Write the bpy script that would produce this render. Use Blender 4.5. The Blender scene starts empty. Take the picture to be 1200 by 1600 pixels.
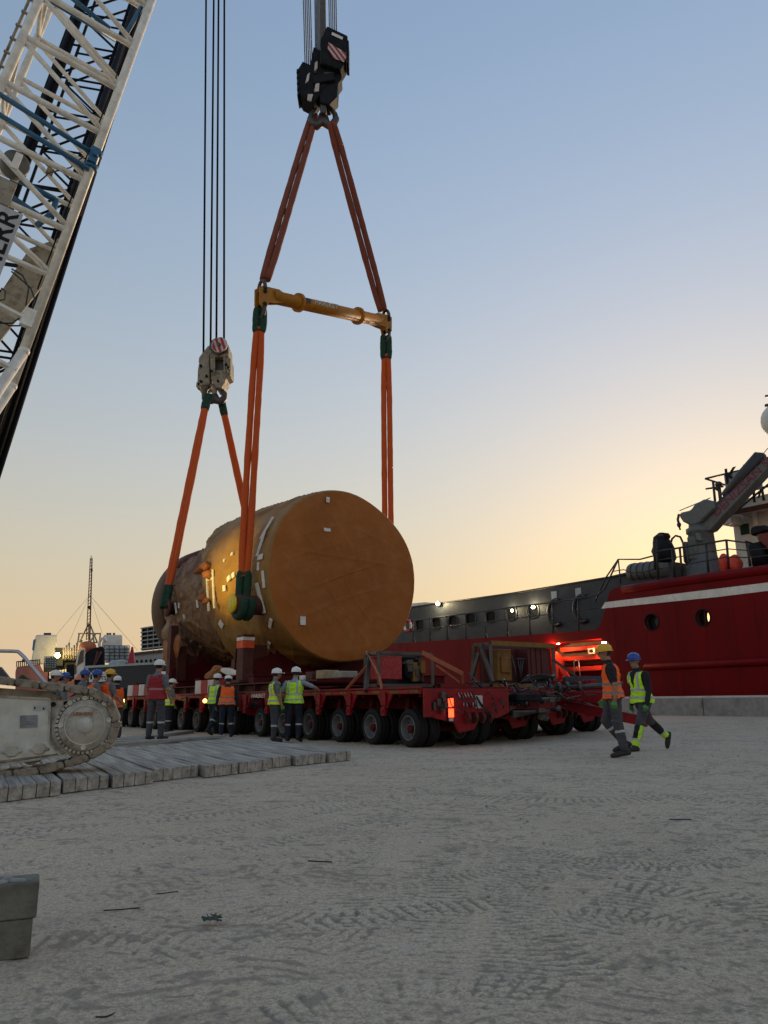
import bpy, bmesh, math, random
import numpy as np
from mathutils import Vector, Matrix, Euler
R = math.radians
rnd = random.Random(7)
S = bpy.context.scene
COL = S.collection

# ---------------------------------------------------------------- camera
F_PX = 1200.0
PITCH = math.atan(295/1200.0)
ROLL = R(-0.5)
cam_d = bpy.data.cameras.new('camera')
cam = bpy.data.objects.new('camera', cam_d)
COL.objects.link(cam)
CAMM = Matrix.Translation((0, 0, 1.0)) @ Matrix.Rotation(math.pi/2+PITCH, 4, 'X') @ Matrix.Rotation(ROLL, 4, 'Z')
cam.matrix_world = CAMM
cam_d.sensor_fit = 'VERTICAL'
cam_d.sensor_height = 32.0
cam_d.lens = 32.0*F_PX/1600.0
cam_d.clip_start = 0.1
cam_d.clip_end = 5000
S.camera = cam

# ---------------------------------------------------------------- dusk sky and sun
SUN_EL, SUN_AZ = 4.0, 25.0        # azimuth to the right of +Y
w = bpy.data.worlds.new('World'); S.world = w
w.use_nodes = True
nt = w.node_tree
bg = nt.nodes['Background']
sky = nt.nodes.new('ShaderNodeTexSky')
sky.sky_type = 'NISHITA'
sky.sun_disc = False
sky.sun_elevation = R(SUN_EL)
sky.sun_rotation = R(SUN_AZ)
sky.altitude = 0
sky.air_density = 2.0
sky.dust_density = 2.0
sky.ozone_density = 3.0
gam = nt.nodes.new('ShaderNodeGamma'); gam.inputs[1].default_value = .684
nt.links.new(sky.outputs[0], gam.inputs[0])
tnt = nt.nodes.new('ShaderNodeMix'); tnt.data_type = 'RGBA'; tnt.blend_type = 'MULTIPLY'; tnt.inputs[0].default_value = 1
nt.links.new(gam.outputs[0], tnt.inputs[6]); tnt.inputs[7].default_value = (.8, 1.0, 1.27, 1)
# dusty peach haze low over the horizon
tcw = nt.nodes.new('ShaderNodeTexCoord'); sxw = nt.nodes.new('ShaderNodeSeparateXYZ'); nt.links.new(tcw.outputs['Generated'], sxw.inputs[0])
def wm(op, a, b_):
    x = nt.nodes.new('ShaderNodeMath'); x.operation = op
    for i_, q_ in enumerate((a, b_)):
        if isinstance(q_, (int, float)): x.inputs[i_].default_value = q_
        else: nt.links.new(q_, x.inputs[i_])
    return x.outputs[0]
hz = wm('MULTIPLY', wm('POWER', 2.718, wm('MULTIPLY', wm('MAXIMUM', sxw.outputs[2], 0.0), -3.17)), .85)
mxw = nt.nodes.new('ShaderNodeMix'); mxw.data_type = 'RGBA'; nt.links.new(hz, mxw.inputs[0]); nt.links.new(tnt.outputs[2], mxw.inputs[6]); mxw.inputs[7].default_value = (1.86, 1.39, .98, 1)
nt.links.new(mxw.outputs[2], bg.inputs[0])
bg.inputs[1].default_value = 0.15
sl = bpy.data.lights.new('sun', 'SUN')
sl.energy = 1.2
sl.angle = R(22)
sl.color = (1, .72, .45)
so = bpy.data.objects.new('sun', sl); COL.objects.link(so)
so.rotation_euler = (R(90-SUN_EL), 0, -R(SUN_AZ) + math.pi)
S.view_settings.view_transform = 'Standard'
S.view_settings.look = 'None'
S.view_settings.exposure = 1.62
S.view_settings.gamma = 1.0

# ---------------------------------------------------------------- coordinates measured off the photo
def ray(x, y):
    d = CAMM.to_3x3() @ Vector(((x-600)/F_PX, (800-y)/F_PX, -1))
    return d
C0 = Vector((0, 0, 1.0))
def dp(x, y, D):                      # point D metres down the scene
    d = ray(x, y); return C0 + d*(D/d.y)
def gz(x, y, z=0.0):
    d = ray(x, y); return C0 + d*((z-1.0)/d.z)
O = Vector((.6, 17.6, 0))             # near corner wheel of the trailers
U = Vector((-.575, .818, 0)).normalized()   # along the quay
V = Vector((.818, .575, 0)).normalized()    # towards the ship
Z = Vector((0, 0, 1))
def T(u, v, z): return O + u*U + v*V + z*Z
def vp(x, y, v):                      # point on the upright plane at v, as (u, z)
    d = ray(x, y); t = (v-(C0-O).dot(V))/d.dot(V); P = C0+t*d
    return (P-O).dot(U), P.z
def VP(x, y, v):
    u, z = vp(x, y, v); return T(u, v, z)

# ---------------------------------------------------------------- mesh helpers
class MB:
    def __init__(s): s.v = []; s.f = []; s.m = []; s.mi = 0; s.sm = False; s.s = []
    def add(s, vs, fs, smooth=None):
        o = len(s.v); s.v += [Vector(p) for p in vs]
        for f in fs: s.f.append([i+o for i in f]); s.m.append(s.mi); s.s.append(s.sm if smooth is None else smooth)
        return s
    def mat(s, i): s.mi = i; return s
    def box(s, c, sz, ax=None, taper=1.0):
        c = Vector(c); ax = ax or (Vector((1,0,0)), Vector((0,1,0)), Vector((0,0,1)))
        hx, hy, hz = sz[0]/2, sz[1]/2, sz[2]/2
        vs = []
        for z in (-1, 1):
            k = 1 if z < 0 else taper
            for x, y in ((-1,-1),(1,-1),(1,1),(-1,1)):
                vs.append(c+ax[0]*hx*x*k+ax[1]*hy*y*k+ax[2]*hz*z)
        return s.add(vs, [(0,3,2,1),(4,5,6,7),(0,1,5,4),(1,2,6,5),(2,3,7,6),(3,0,4,7)], False)
    def tbox(s, u, v, z, su, sv, sz):     # box in trailer frame by centre
        return s.box(T(u, v, z), (su, sv, sz), (U, V, Z))
    def tbx(s, u0, u1, v0, v1, z0, z1):
        return s.tbox((u0+u1)/2, (v0+v1)/2, (z0+z1)/2, abs(u1-u0), abs(v1-v0), abs(z1-z0))
    def bar(s, a, b, w, h=None, up=Z):    # rectangular bar
        a, b = Vector(a), Vector(b); d = (b-a); L = d.length
        if L < 1e-6: return s
        d.normalize(); h = h or w
        x = d.cross(up)
        if x.length < 1e-3: x = d.cross(Vector((0,1,0)))
        x.normalize(); y = x.cross(d).normalized()
        return s.box((a+b)/2, (L, w, h), (d, x, y))
    def tube(s, pts, r, n=8, r2=None, cap=True, smooth=True):
        pts = [Vector(p) for p in pts]; N = len(pts); vs = []; prev = None
        for i, p in enumerate(pts):
            d = (pts[min(i+1, N-1)]-pts[max(i-1, 0)])
            d = d.normalized() if d.length > 1e-9 else Vector((0,0,1))
            if prev is None:
                a = d.cross(Z)
                if a.length < 1e-3: a = d.cross(Vector((1,0,0)))
            else:
                a = prev - d*prev.dot(d)
            a.normalize(); prev = a; b = d.cross(a)
            if isinstance(r, (list, tuple)): rr = r[i]
            elif r2 is not None: rr = r+(r2-r)*i/(N-1)
            else: rr = r
            for k in range(n):
                t = 2*math.pi*k/n; vs.append(p+(a*math.cos(t)+b*math.sin(t))*rr)
        fs = [(i*n+k, i*n+(k+1) % n, (i+1)*n+(k+1) % n, (i+1)*n+k) for i in range(N-1) for k in range(n)]
        s.add(vs, fs, smooth)
        if cap:
            o = len(s.v)-len(vs)
            s.f.append([o+k for k in range(n)][::-1]); s.m.append(s.mi); s.s.append(False)
            s.f.append([o+(N-1)*n+k for k in range(n)]); s.m.append(s.mi); s.s.append(False)
        return s
    def lathe(s, prof, c, axis, n=24, smooth=True, close=False, cap0=True):   # prof: (distance along axis, radius)
        c = Vector(c); d = Vector(axis).normalized()
        a = d.cross(Z)
        if a.length < 1e-3: a = d.cross(Vector((1,0,0)))
        a.normalize(); b = d.cross(a); vs = []
        for h, r in prof:
            for k in range(n):
                t = 2*math.pi*k/n; vs.append(c+d*h+(a*math.cos(t)+b*math.sin(t))*max(r, 1e-4))
        N = len(prof)
        fs = [(i*n+k, i*n+(k+1) % n, ((i+1) % N)*n+(k+1) % n, ((i+1) % N)*n+k) for i in range(N if close else N-1) for k in range(n)]
        s.add(vs, fs, smooth)
        if not close:
            o = len(s.v)-len(vs)
            for e in ((0, N-1) if cap0 else (N-1,)):
                if prof[e][1] > 1e-3: s.f.append([o+e*n+k for k in range(n)]); s.m.append(s.mi); s.s.append(False)
        return s
    def prism(s, poly, frame, h0, h1):    # poly in 2D, frame(a,b,h)->point
        n = len(poly)
        vs = [frame(a, b, h0) for a, b in poly]+[frame(a, b, h1) for a, b in poly]
        fs = [tuple(range(n))[::-1], tuple(range(n, 2*n))]+[(i, (i+1) % n, n+(i+1) % n, n+i) for i in range(n)]
        return s.add(vs, fs, False)
    def ell(s, c, rx, ry, rz, ax=None, n=12, m=8):
        c = Vector(c); ax = ax or (Vector((1,0,0)), Vector((0,1,0)), Vector((0,0,1))); vs = []
        for i in range(m+1):
            ph = math.pi*i/m
            for k in range(n):
                t = 2*math.pi*k/n
                q = (math.sin(ph)*math.cos(t), math.sin(ph)*math.sin(t), math.cos(ph))
                vs.append(c+ax[0]*rx*q[0]+ax[1]*ry*q[1]+ax[2]*rz*q[2])
        return s.add(vs, [(i*n+k, i*n+(k+1) % n, (i+1)*n+(k+1) % n, (i+1)*n+k) for i in range(m) for k in range(n)], True)
    def mesh(s, name, mats, off=Vector((0,0,0)), bev=0):
        me = bpy.data.meshes.new(name)
        me.from_pydata([p-off for p in s.v], [], s.f)
        for m in (mats if isinstance(mats, (list, tuple)) else [mats]): me.materials.append(m)
        me.polygons.foreach_set('material_index', s.m)
        me.polygons.foreach_set('use_smooth', s.s)
        bm = bmesh.new(); bm.from_mesh(me)
        bmesh.ops.remove_doubles(bm, verts=bm.verts, dist=1e-5)
        bmesh.ops.recalc_face_normals(bm, faces=bm.faces)
        if bev:
            es = [e for e in bm.edges if len(e.link_faces) == 2 and e.calc_face_angle(0) > .6]
            bmesh.ops.bevel(bm, geom=es, offset=bev, segments=1, affect='EDGES', clamp_overlap=True)
        bm.to_mesh(me); bm.free()
        return me
    def build(s, name, mats, parent=None, bev=0, origin=None):
        loc = Vector(parent['_w']) if parent is not None and '_w' in parent else Vector((0,0,0))
        if parent is None and origin is not None: loc = Vector(origin)
        if parent is None and origin is None and s.v:
            xs = [p.x for p in s.v]; ys = [p.y for p in s.v]; zs = [p.z for p in s.v]
            loc = Vector(((min(xs)+max(xs))/2, (min(ys)+max(ys))/2, min(zs)))
        o = bpy.data.objects.new(name, s.mesh(name, mats, loc, bev)); COL.objects.link(o)
        if parent is None:
            o.location = loc
            o['_w'] = loc[:]
        else:
            o.parent = parent; o['_w'] = loc[:]
        return o
def tag(o, label=None, cat=None, group=None, kind=None):
    if label: o['label'] = label
    if cat: o['category'] = cat
    if group: o['group'] = group
    if kind: o['kind'] = kind
    return o
def empty(name, loc, label=None, cat=None, group=None):
    o = bpy.data.objects.new(name, None); COL.objects.link(o); o.location = Vector(loc); o['_w'] = tuple(Vector(loc))
    o.empty_display_size = .2
    return tag(o, label, cat, group)
def copy_tree(o, parent=None):
    c = o.copy(); COL.objects.link(c)
    if parent is not None: c.parent = parent
    for ch in list(o.children): copy_tree(ch, c)
    return c
def applied(o, mods):                 # evaluate modifiers into a plain mesh
    for t, kw in mods:
        m = o.modifiers.new(t, t)
        for k, val in kw.items(): setattr(m, k, val)
    bpy.context.view_layer.update()
    dg = bpy.context.evaluated_depsgraph_get()
    me = bpy.data.meshes.new_from_object(o.evaluated_get(dg))
    o.modifiers.clear(); o.data = me
    return me
def text_mesh(txt, size, depth=.004):
    cu = bpy.data.curves.new('txt', 'FONT'); cu.body = txt; cu.size = size; cu.extrude = depth
    cu.align_x = 'LEFT'; cu.fill_mode = 'BOTH'; cu.offset = size*.015
    o = bpy.data.objects.new('txt', cu); COL.objects.link(o)
    bpy.context.view_layer.update()
    me = bpy.data.meshes.new_from_object(o.evaluated_get(bpy.context.evaluated_depsgraph_get()))
    bpy.data.objects.remove(o)
    return me
def lettering(name, txt, size, at, right, up, m, parent, sx=1.0, depth=.004):
    me = text_mesh(txt, size, depth)
    right = Vector(right).normalized(); up = Vector(up).normalized(); n = right.cross(up)
    M = Matrix((right*sx, up, n)).transposed().to_4x4(); M.translation = Vector(at)-Vector(parent['_w'])
    me.transform(M); me.materials.clear(); me.materials.append(m)
    o = bpy.data.objects.new(name, me); COL.objects.link(o); o.parent = parent; o['_w'] = parent['_w']
    return o

# ---------------------------------------------------------------- materials
MATS = {}
def mat(name, col, rough=.6, metal=0.0, var=.15, scale=6.0, bump=.0, bscale=40.0, dirt=None, damt=.5, dscale=2.5, coat=0, emit=None, estr=0, stretch=None, spec=.5, grain=None):
    m = bpy.data.materials.new(name); m.use_nodes = True; n = m.node_tree; L = n.links
    b = n.nodes['Principled BSDF']
    b.inputs['Roughness'].default_value = rough; b.inputs['Metallic'].default_value = metal
    b.inputs['Specular IOR Level'].default_value = spec
    if coat: b.inputs['Coat Weight'].default_value = coat
    tc = n.nodes.new('ShaderNodeTexCoord'); mp = n.nodes.new('ShaderNodeMapping')
    L.new(tc.outputs['Object'], mp.inputs[0])
    if stretch: mp.inputs['Scale'].default_value = stretch
    if grain is not None:
        m0 = n.nodes.new('ShaderNodeMapping'); m0.inputs['Rotation'].default_value = (0, 0, -grain); L.new(tc.outputs['Object'], m0.inputs[0]); L.new(m0.outputs[0], mp.inputs[0])
        mp.inputs['Scale'].default_value = (.12, 1.6, 1.6)
    no = n.nodes.new('ShaderNodeTexNoise'); no.inputs['Scale'].default_value = scale; no.inputs['Detail'].default_value = 6
    L.new(mp.outputs[0], no.inputs[0])
    r = n.nodes.new('ShaderNodeValToRGB')
    r.color_ramp.elements[0].position = .3; r.color_ramp.elements[1].position = .72
    lo = [max(0, c*(1-var)) for c in col]; hi = [min(1, c*(1+var)) for c in col]
    r.color_ramp.elements[0].color = (*lo, 1); r.color_ramp.elements[1].color = (*hi, 1)
    L.new(no.outputs[0], r.inputs[0]); out = r.outputs[0]
    if dirt:
        d2 = n.nodes.new('ShaderNodeTexNoise'); d2.inputs['Scale'].default_value = dscale; d2.inputs['Detail'].default_value = 9; d2.inputs['Roughness'].default_value = .7
        L.new(mp.outputs[0], d2.inputs[0])
        rr = n.nodes.new('ShaderNodeMapRange'); rr.inputs[1].default_value = .48; rr.inputs[2].default_value = .68; rr.inputs[4].default_value = damt
        L.new(d2.outputs[0], rr.inputs[0])
        mx = n.nodes.new('ShaderNodeMix'); mx.data_type = 'RGBA'
        L.new(rr.outputs[0], mx.inputs[0]); L.new(out, mx.inputs[6]); mx.inputs[7].default_value = (*dirt, 1); out = mx.outputs[2]
        rg = n.nodes.new('ShaderNodeMapRange'); rg.inputs[3].default_value = rough; rg.inputs[4].default_value = min(1, rough+.3)
        L.new(rr.outputs[0], rg.inputs[0]); L.new(rg.outputs[0], b.inputs['Roughness'])
    L.new(out, b.inputs['Base Color'])
    if bump:
        nb = n.nodes.new('ShaderNodeTexNoise'); nb.inputs['Scale'].default_value = bscale; nb.inputs['Detail'].default_value = 5
        L.new(mp.outputs[0], nb.inputs[0])
        bp = n.nodes.new('ShaderNodeBump'); bp.inputs['Strength'].default_value = bump; bp.inputs['Distance'].default_value = .02
        L.new(nb.outputs[0], bp.inputs['Height']); L.new(bp.outputs[0], b.inputs['Normal'])
    if emit:
        b.inputs['Emission Color'].default_value = (*emit, 1); b.inputs['Emission Strength'].default_value = estr
    MATS[name] = m
    return m
M_ = dict(
 white=mat('crane_white_paint', (.8,.77,.69), .4, dirt=(.42,.36,.28), damt=.5, dscale=4),
 panelwhite=mat('panel_paint', (.55,.54,.49), .5, dirt=(.33,.29,.22), damt=.6, dscale=4),
 trackwhite=mat('track_frame_paint', (.43,.4,.34), .55, dirt=(.15,.115,.075), damt=.9, dscale=5, bump=.15),
 shoe=mat('track_shoe_steel', (.27,.225,.165), .65, dirt=(.08,.055,.035), damt=.8, dscale=7, bump=.4),
 blue=mat('blue_paint', (.02,.12,.24), .45, dirt=(.1,.1,.1), damt=.3),
 black=mat('black_steel', (.01,.01,.012), .6, spec=.2, var=.3),
 blackp=mat('black_paint', (.007,.008,.011), .6, spec=.15, var=.3, dirt=(.05,.045,.04), damt=.4),
 rope=mat('wire_rope', (.008,.008,.01), .8, spec=.1, bump=.5, bscale=300),
 ropeg=mat('steel_rope', (.2,.21,.24), .5, bump=.5, bscale=300),
 cream=mat('hook_block_cream', (.34,.3,.23), .6, spec=.2, dirt=(.09,.06,.035), damt=.85, dscale=5),
 steel=mat('bare_steel', (.1,.09,.085), .5, metal=.6, dirt=(.08,.04,.02), damt=.5),
 sling=mat('orange_sling_fabric', (.62,.095,.012), .85, var=.2, bump=.5, bscale=60, scale=14, stretch=(6,6,1)),
 slingold=mat('faded_sling_fabric', (.24,.06,.03), .9, var=.25, bump=.5, bscale=60, dirt=(.14,.055,.04), damt=.7, dscale=5, stretch=(6,6,1)),
 green=mat('green_sleeve_fabric', (.01,.05,.028), .85, var=.3, bump=.4, bscale=50),
 yellow=mat('spreader_yellow_paint', (.42,.17,.008), .5, spec=.3, dirt=(.22,.09,.02), damt=.6, dscale=5),
 yellowcap=mat('yellow_cap', (.75,.55,.02), .5),
 red=mat('trailer_red_paint', (.24,.003,.009), .5, spec=.3, dirt=(.07,.02,.016), damt=.6, dscale=5),
 reddark=mat('frame_red_paint', (.085,.003,.005), .6, spec=.2, dirt=(.03,.01,.008), damt=.6, dscale=4),
 redchip=mat('chipped_red_panel', (.38,.012,.02), .45, dirt=(.35,.16,.15), damt=.55, dscale=14),
 redox=mat('red_oxide_steel', (.08,.016,.012), .65, dirt=(.045,.016,.012), damt=.6),
 tyre=mat('tyre_rubber', (.011,.011,.012), .8, spec=.3, var=.3, dirt=(.05,.045,.038), damt=.3, bump=.2),
 rim=mat('wheel_rim_paint', (.11,.115,.12), .5, dirt=(.06,.05,.045), damt=.6, dscale=8),
 wood=mat('weathered_timber', (.36,.33,.29), .88, var=.35, scale=5, bump=.6, bscale=30, dirt=(.09,.08,.065), damt=.6, dscale=5, stretch=(1,1,1)),
 woodlight=mat('pale_timber', (.36,.27,.17), .85, var=.3, bump=.4),
 concrete=mat('concrete', (.3,.29,.27), .9, var=.15, bump=.4, dirt=(.14,.13,.12), damt=.6, dscale=1.2),
 hull=mat('ship_red_paint', (.16,.0012,.0035), .45, spec=.15, var=.14, scale=.8, dirt=(.09,.004,.005), damt=.5, dscale=1.4, stretch=(1,1,.3), bump=.05, bscale=3),
 hullgrey=mat('ship_grey_paint', (.058,.064,.072), .55, spec=.3, dirt=(.04,.042,.045), damt=.4, dscale=.8),
 hullwhite=mat('ship_white_paint', (.76,.74,.68), .5, dirt=(.4,.33,.25), damt=.4, dscale=1.5),
 shipgrey=mat('deck_crane_grey', (.12,.13,.13), .5, dirt=(.12,.1,.08), damt=.5),
 rail=mat('dark_rail', (.03,.03,.032), .5),
 railsteel=mat('bright_rail_steel', (.45,.45,.46), .3, metal=.8),
 glass=mat('dark_glass', (.012,.014,.016), .08, var=.1, coat=.3),
 darkwin=mat('dark_window', (.008,.009,.011), .35, spec=.12),
 litglass=mat('lit_porthole', (.8,.7,.3), .3, emit=(1,.8,.32), estr=.55),
 davit=mat('davit_lit_ledge_red', (.42,.03,.012), .5, spec=.2),
 orange=mat('orange_cover', (.8,.09,.02), .6, var=.3),
 tape=mat('white_tape', (.75,.74,.7), .7),
 stripew=mat('marker_white', (.62,.55,.52), .6, dirt=(.3,.2,.18), damt=.5),
 striper=mat('marker_red', (.35,.02,.02), .6),
 maroon=mat('maroon_panel', (.09,.012,.014), .5, dirt=(.04,.02,.015), damt=.4),
 yelold=mat('old_yellow_machine', (.22,.1,.015), .55, dirt=(.1,.05,.015), damt=.7),
 strap=mat('lashing_strap', (.4,.12,.06), .8, dirt=(.2,.1,.06), damt=.5),
 matwood=mat('mat_timber', (.36,.33,.285), .88, var=.4, scale=7, bump=.3, bscale=30, dirt=(.13,.115,.09), damt=.8, dscale=9, grain=R(117.7)),
 helmw=mat('white_helmet', (.75,.75,.72), .35, var=.04), helmb=mat('blue_helmet', (.015,.07,.33), .35, var=.05), helmy=mat('yellow_helmet', (.75,.4,.02), .35, var=.05),
 skin=mat('skin', (.3,.15,.1), .6, var=.1), hair=mat('dark_hair', (.015,.012,.01), .8),
 beard=mat('grey_beard', (.22,.2,.18), .9),
 greytee=mat('grey_shirt', (.15,.155,.17), .9, var=.2, bump=.3), blacktee=mat('black_shirt', (.014,.014,.02), .9, var=.2, bump=.3),
 bluetee=mat('pale_blue_shirt', (.25,.3,.36), .9, var=.2, bump=.3),
 trgrey=mat('grey_work_trousers', (.055,.055,.065), .9, var=.3, bump=.6, bscale=25), trnavy=mat('navy_trousers', (.012,.018,.032), .9, var=.3, bump=.5),
 boot=mat('work_boot', (.02,.018,.016), .7), glove=mat('green_glove', (.09,.25,.06), .8), band=mat('reflective_band', (.42,.42,.4), .4),
 lime=mat('lime_band', (.45,.75,.05), .8), kneeblack=mat('black_knee_patch', (.01,.01,.012), .9),
 bldg=mat('pale_building_wall', (.33,.33,.33), .9), bldgdark=mat('building_recess', (.05,.055,.06), .8),
 pink=mat('faded_red_hull', (.32,.12,.11), .6, dirt=(.2,.09,.08), damt=.5, dscale=.5),
 wrapped=mat('plastic_wrap', (.35,.4,.42), .4, var=.3), sheet=mat('brown_sheet', (.3,.1,.025), .65, var=.2, bump=.5, bscale=12),
 lampy=mat('sodium_lamp', (1,.8,.2), .5, emit=(1,.72,.2), estr=45), lampw=mat('flood_lamp', (1,.95,.7), .5, emit=(1,.8,.42), estr=30),
 lampr=mat('tail_lamp_on', (.8,.02,.01), .4, emit=(1,.035,.01), estr=2.6), lampa=mat('amber_marker_on', (1,.4,.05), .4, emit=(1,.4,.08), estr=3),
 plate=mat('sign_plate', (.45,.46,.46), .5), navy=mat('dark_truck_body', (.02,.024,.035), .5), signw=mat('printed_board', (.4,.45,.45), .6),
 hose=mat('black_hose', (.012,.012,.012), .5), redboat=mat('rescue_boat_red', (.14,.01,.01), .4),
)
# ---------------------------------------------------------------- ground, sea
def vnoise(x, y, seed=0):
    xi = np.floor(x).astype(np.int64); yi = np.floor(y).astype(np.int64); xf = x-xi; yf = y-yi
    def h(a, b):
        n = (a*374761393+b*668265263+seed*1442695041) & 0xffffffff
        n = ((n ^ (n >> 13))*1274126177) & 0xffffffff
        return ((n ^ (n >> 16)) & 0xffff)/65535.0
    sx = xf*xf*(3-2*xf); sy = yf*yf*(3-2*yf)
    return (h(xi, yi)*(1-sx)+h(xi+1, yi)*sx)*(1-sy)+(h(xi, yi+1)*(1-sx)+h(xi+1, yi+1)*sx)*sy
def sstep(a, b, x):
    t = np.clip((x-a)/(b-a), 0, 1); return t*t*(3-2*t)
def rise(x, y):
    v = (x-O.x)*V.x+(y-O.y)*V.y
    return .2*sstep(11, 21, v)
# tyre tracks: (kind, cx, cy, radius, a0, a1, width, lug spacing, depth, style)
def xyz(px, py): p = gz(px, py); return p.x, p.y
TR = []
def arc3(p, q, r_, w_, sp, dep, style=0):   # circle through three ground points seen in the photo
    (x1, y1), (x2, y2), (x3, y3) = xyz(*p), xyz(*q), xyz(*r_)
    d = 2*(x1*(y2-y3)+x2*(y3-y1)+x3*(y1-y2))
    ux = ((x1*x1+y1*y1)*(y2-y3)+(x2*x2+y2*y2)*(y3-y1)+(x3*x3+y3*y3)*(y1-y2))/d
    uy = ((x1*x1+y1*y1)*(x3-x2)+(x2*x2+y2*y2)*(x1-x3)+(x3*x3+y3*y3)*(x2-x1))/d
    rr = math.hypot(x1-ux, y1-uy); TR.append((ux, uy, rr, math.atan2(y2-uy, x2-ux), max(abs(math.remainder(math.atan2(y1-uy, x1-ux)-math.atan2(y2-uy, x2-ux), 2*math.pi)), abs(math.remainder(math.atan2(y3-uy, x3-ux)-math.atan2(y2-uy, x2-ux), 2*math.pi))), w_, sp, dep, style))
arc3((40,1385),(300,1340),(640,1262), .30, .105, .010, 1)
arc3((60,1345),(330,1300),(640,1240), .28, .10, .010, 1)
arc3((130,1405),(360,1360),(560,1330), .22, .09, .006, 0)
arc3((320,1375),(360,1420),(520,1432), .26, .08, .011, 0)
arc3((345,1430),(440,1455),(560,1462), .24, .07, .007, 0)
arc3((545,1395),(560,1340),(640,1270), .28, .06, .008, 2)
arc3((800,1490),(830,1380),(900,1300), .30, .055, .008, 2)
arc3((840,1462),(940,1492),(1080,1502), .34, .085, .014, 0)
arc3((840,1455),(800,1400),(795,1330), .30, .06, .009, 2)
arc3((1000,1390),(1100,1320),(1210,1255), .34, .07, .010, 2)
arc3((950,1370),(960,1320),(930,1290), .30, .06, .008, 2)
arc3((1210,1440),(1110,1400),(1000,1385), .30, .075, .010, 0)
arc3((620,1380),(700,1370),(790,1350), .30, .07, .007, 1)
arc3((700,1240),(900,1250),(1190,1215), .4, .09, .008, 2)
arc3((690,1330),(720,1250),(700,1190), .35, .08, .007, 1)
arc3((600,1250),(860,1220),(1010,1190), .4, .1, .007, 1)
arc3((860,1195),(1000,1240),(1200,1260), .4, .1, .007, 1)
for (p_, q_, r_, w_, sp2, dp2, st2) in (((20,1300),(420,1262),(760,1205),.34,.11,.008,1),((250,1500),(520,1440),(760,1410),.28,.075,.008,2),((60,1470),(330,1462),(620,1500),.26,.08,.007,0),
    ((1195,1330),(1010,1352),(860,1335),.3,.07,.008,1),((640,1560),(690,1450),(690,1360),.28,.065,.008,2),((1190,1500),(1060,1440),(960,1428),.3,.08,.008,1),((430,1590),(640,1545),(880,1550),.24,.07,.007,0),
    ((560,1310),(640,1280),(790,1262),.3,.08,.008,2),((1000,1300),(1090,1275),(1195,1268),.3,.09,.008,2),((880,1360),(1000,1330),(1195,1292),.3,.075,.008,1)): arc3(p_, q_, r_, w_, sp2, dp2, st2)
TD = None
def height(x, y):
    global TD
    TD = np.zeros_like(x)
    h = (vnoise(x*.7, y*.7, 1)-.5)*.014
    h += (vnoise(x*3, y*3, 2)-.5)*.006+(vnoise(x*9, y*9, 3)-.5)*.005+(vnoise(x*24, y*24, 4)-.5)*.0055+(vnoise(x*60, y*60, 5)-.5)*.0035
    # scuffed ripples across the lot
    wx = x+vnoise(x*2, y*2, 8)*.5; wy = y+vnoise(x*2, y*2, 9)*.4
    rp = np.clip(vnoise(wx*5, wy*8, 6)-.52, 0, 1)*sstep(.3, .6, vnoise(x*.9, y*.9, 7)); h += rp*.008; TD[:] += -rp*.45
    r2 = np.clip(vnoise(wx*17+3+vnoise(x*3, y*3, 41)*4, wy*27, 16)-.6, 0, 1)*sstep(.35, .55, vnoise(x*1.6, y*1.6, 17)); h += r2*.009; TD[:] += -r2*1.9
    r3 = np.clip(vnoise(x*24, y*28, 26)-.68, 0, 1); TD[:] += -r3*1.5+np.clip(vnoise(x*14, y*18, 27)-.75, 0, 1)*1.6
    TD[:] += (vnoise(x*7, y*9, 28)-.5)*.16+(vnoise(x*30, y*34, 29)-.5)*.3
    for cx, cy, rr, am, aw, wd, sp, dep, st in TR:
        dx = x-cx; dy = y-cy; r = np.hypot(dx, dy); a = np.arctan2(dy, dx)
        da = np.abs((a-am+np.pi) % (2*np.pi)-np.pi)
        m = sstep(wd/2, wd/2-.04, np.abs(r-rr))*sstep(aw+.03, aw-.02, da)
        if m.max() <= 0: continue
        m = m*(.35+.65*sstep(.3, .55, vnoise(x*1.7, y*1.7, 12)))
        s_ = a*rr; q = (r-rr)/wd
        if st == 1: sp = sp*.8; lug = np.sin(2*np.pi*(s_/sp+np.where(q > 0, .5, 0)+np.abs(q)*.9))
        elif st == 2: lug = np.sin(2*np.pi*(s_/sp))
        else: lug = np.sin(2*np.pi*(s_/sp+q*.8))
        rim_ = np.exp(-((np.abs(r-rr)-wd/2)/.02)**2)*sstep(aw+.03, aw-.02, da)
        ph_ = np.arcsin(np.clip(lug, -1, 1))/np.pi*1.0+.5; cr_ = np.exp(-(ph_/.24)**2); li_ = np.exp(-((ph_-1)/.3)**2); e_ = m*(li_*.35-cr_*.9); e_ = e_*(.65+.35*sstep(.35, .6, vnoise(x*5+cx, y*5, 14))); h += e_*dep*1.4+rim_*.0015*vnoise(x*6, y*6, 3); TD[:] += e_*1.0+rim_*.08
    return h
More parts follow.
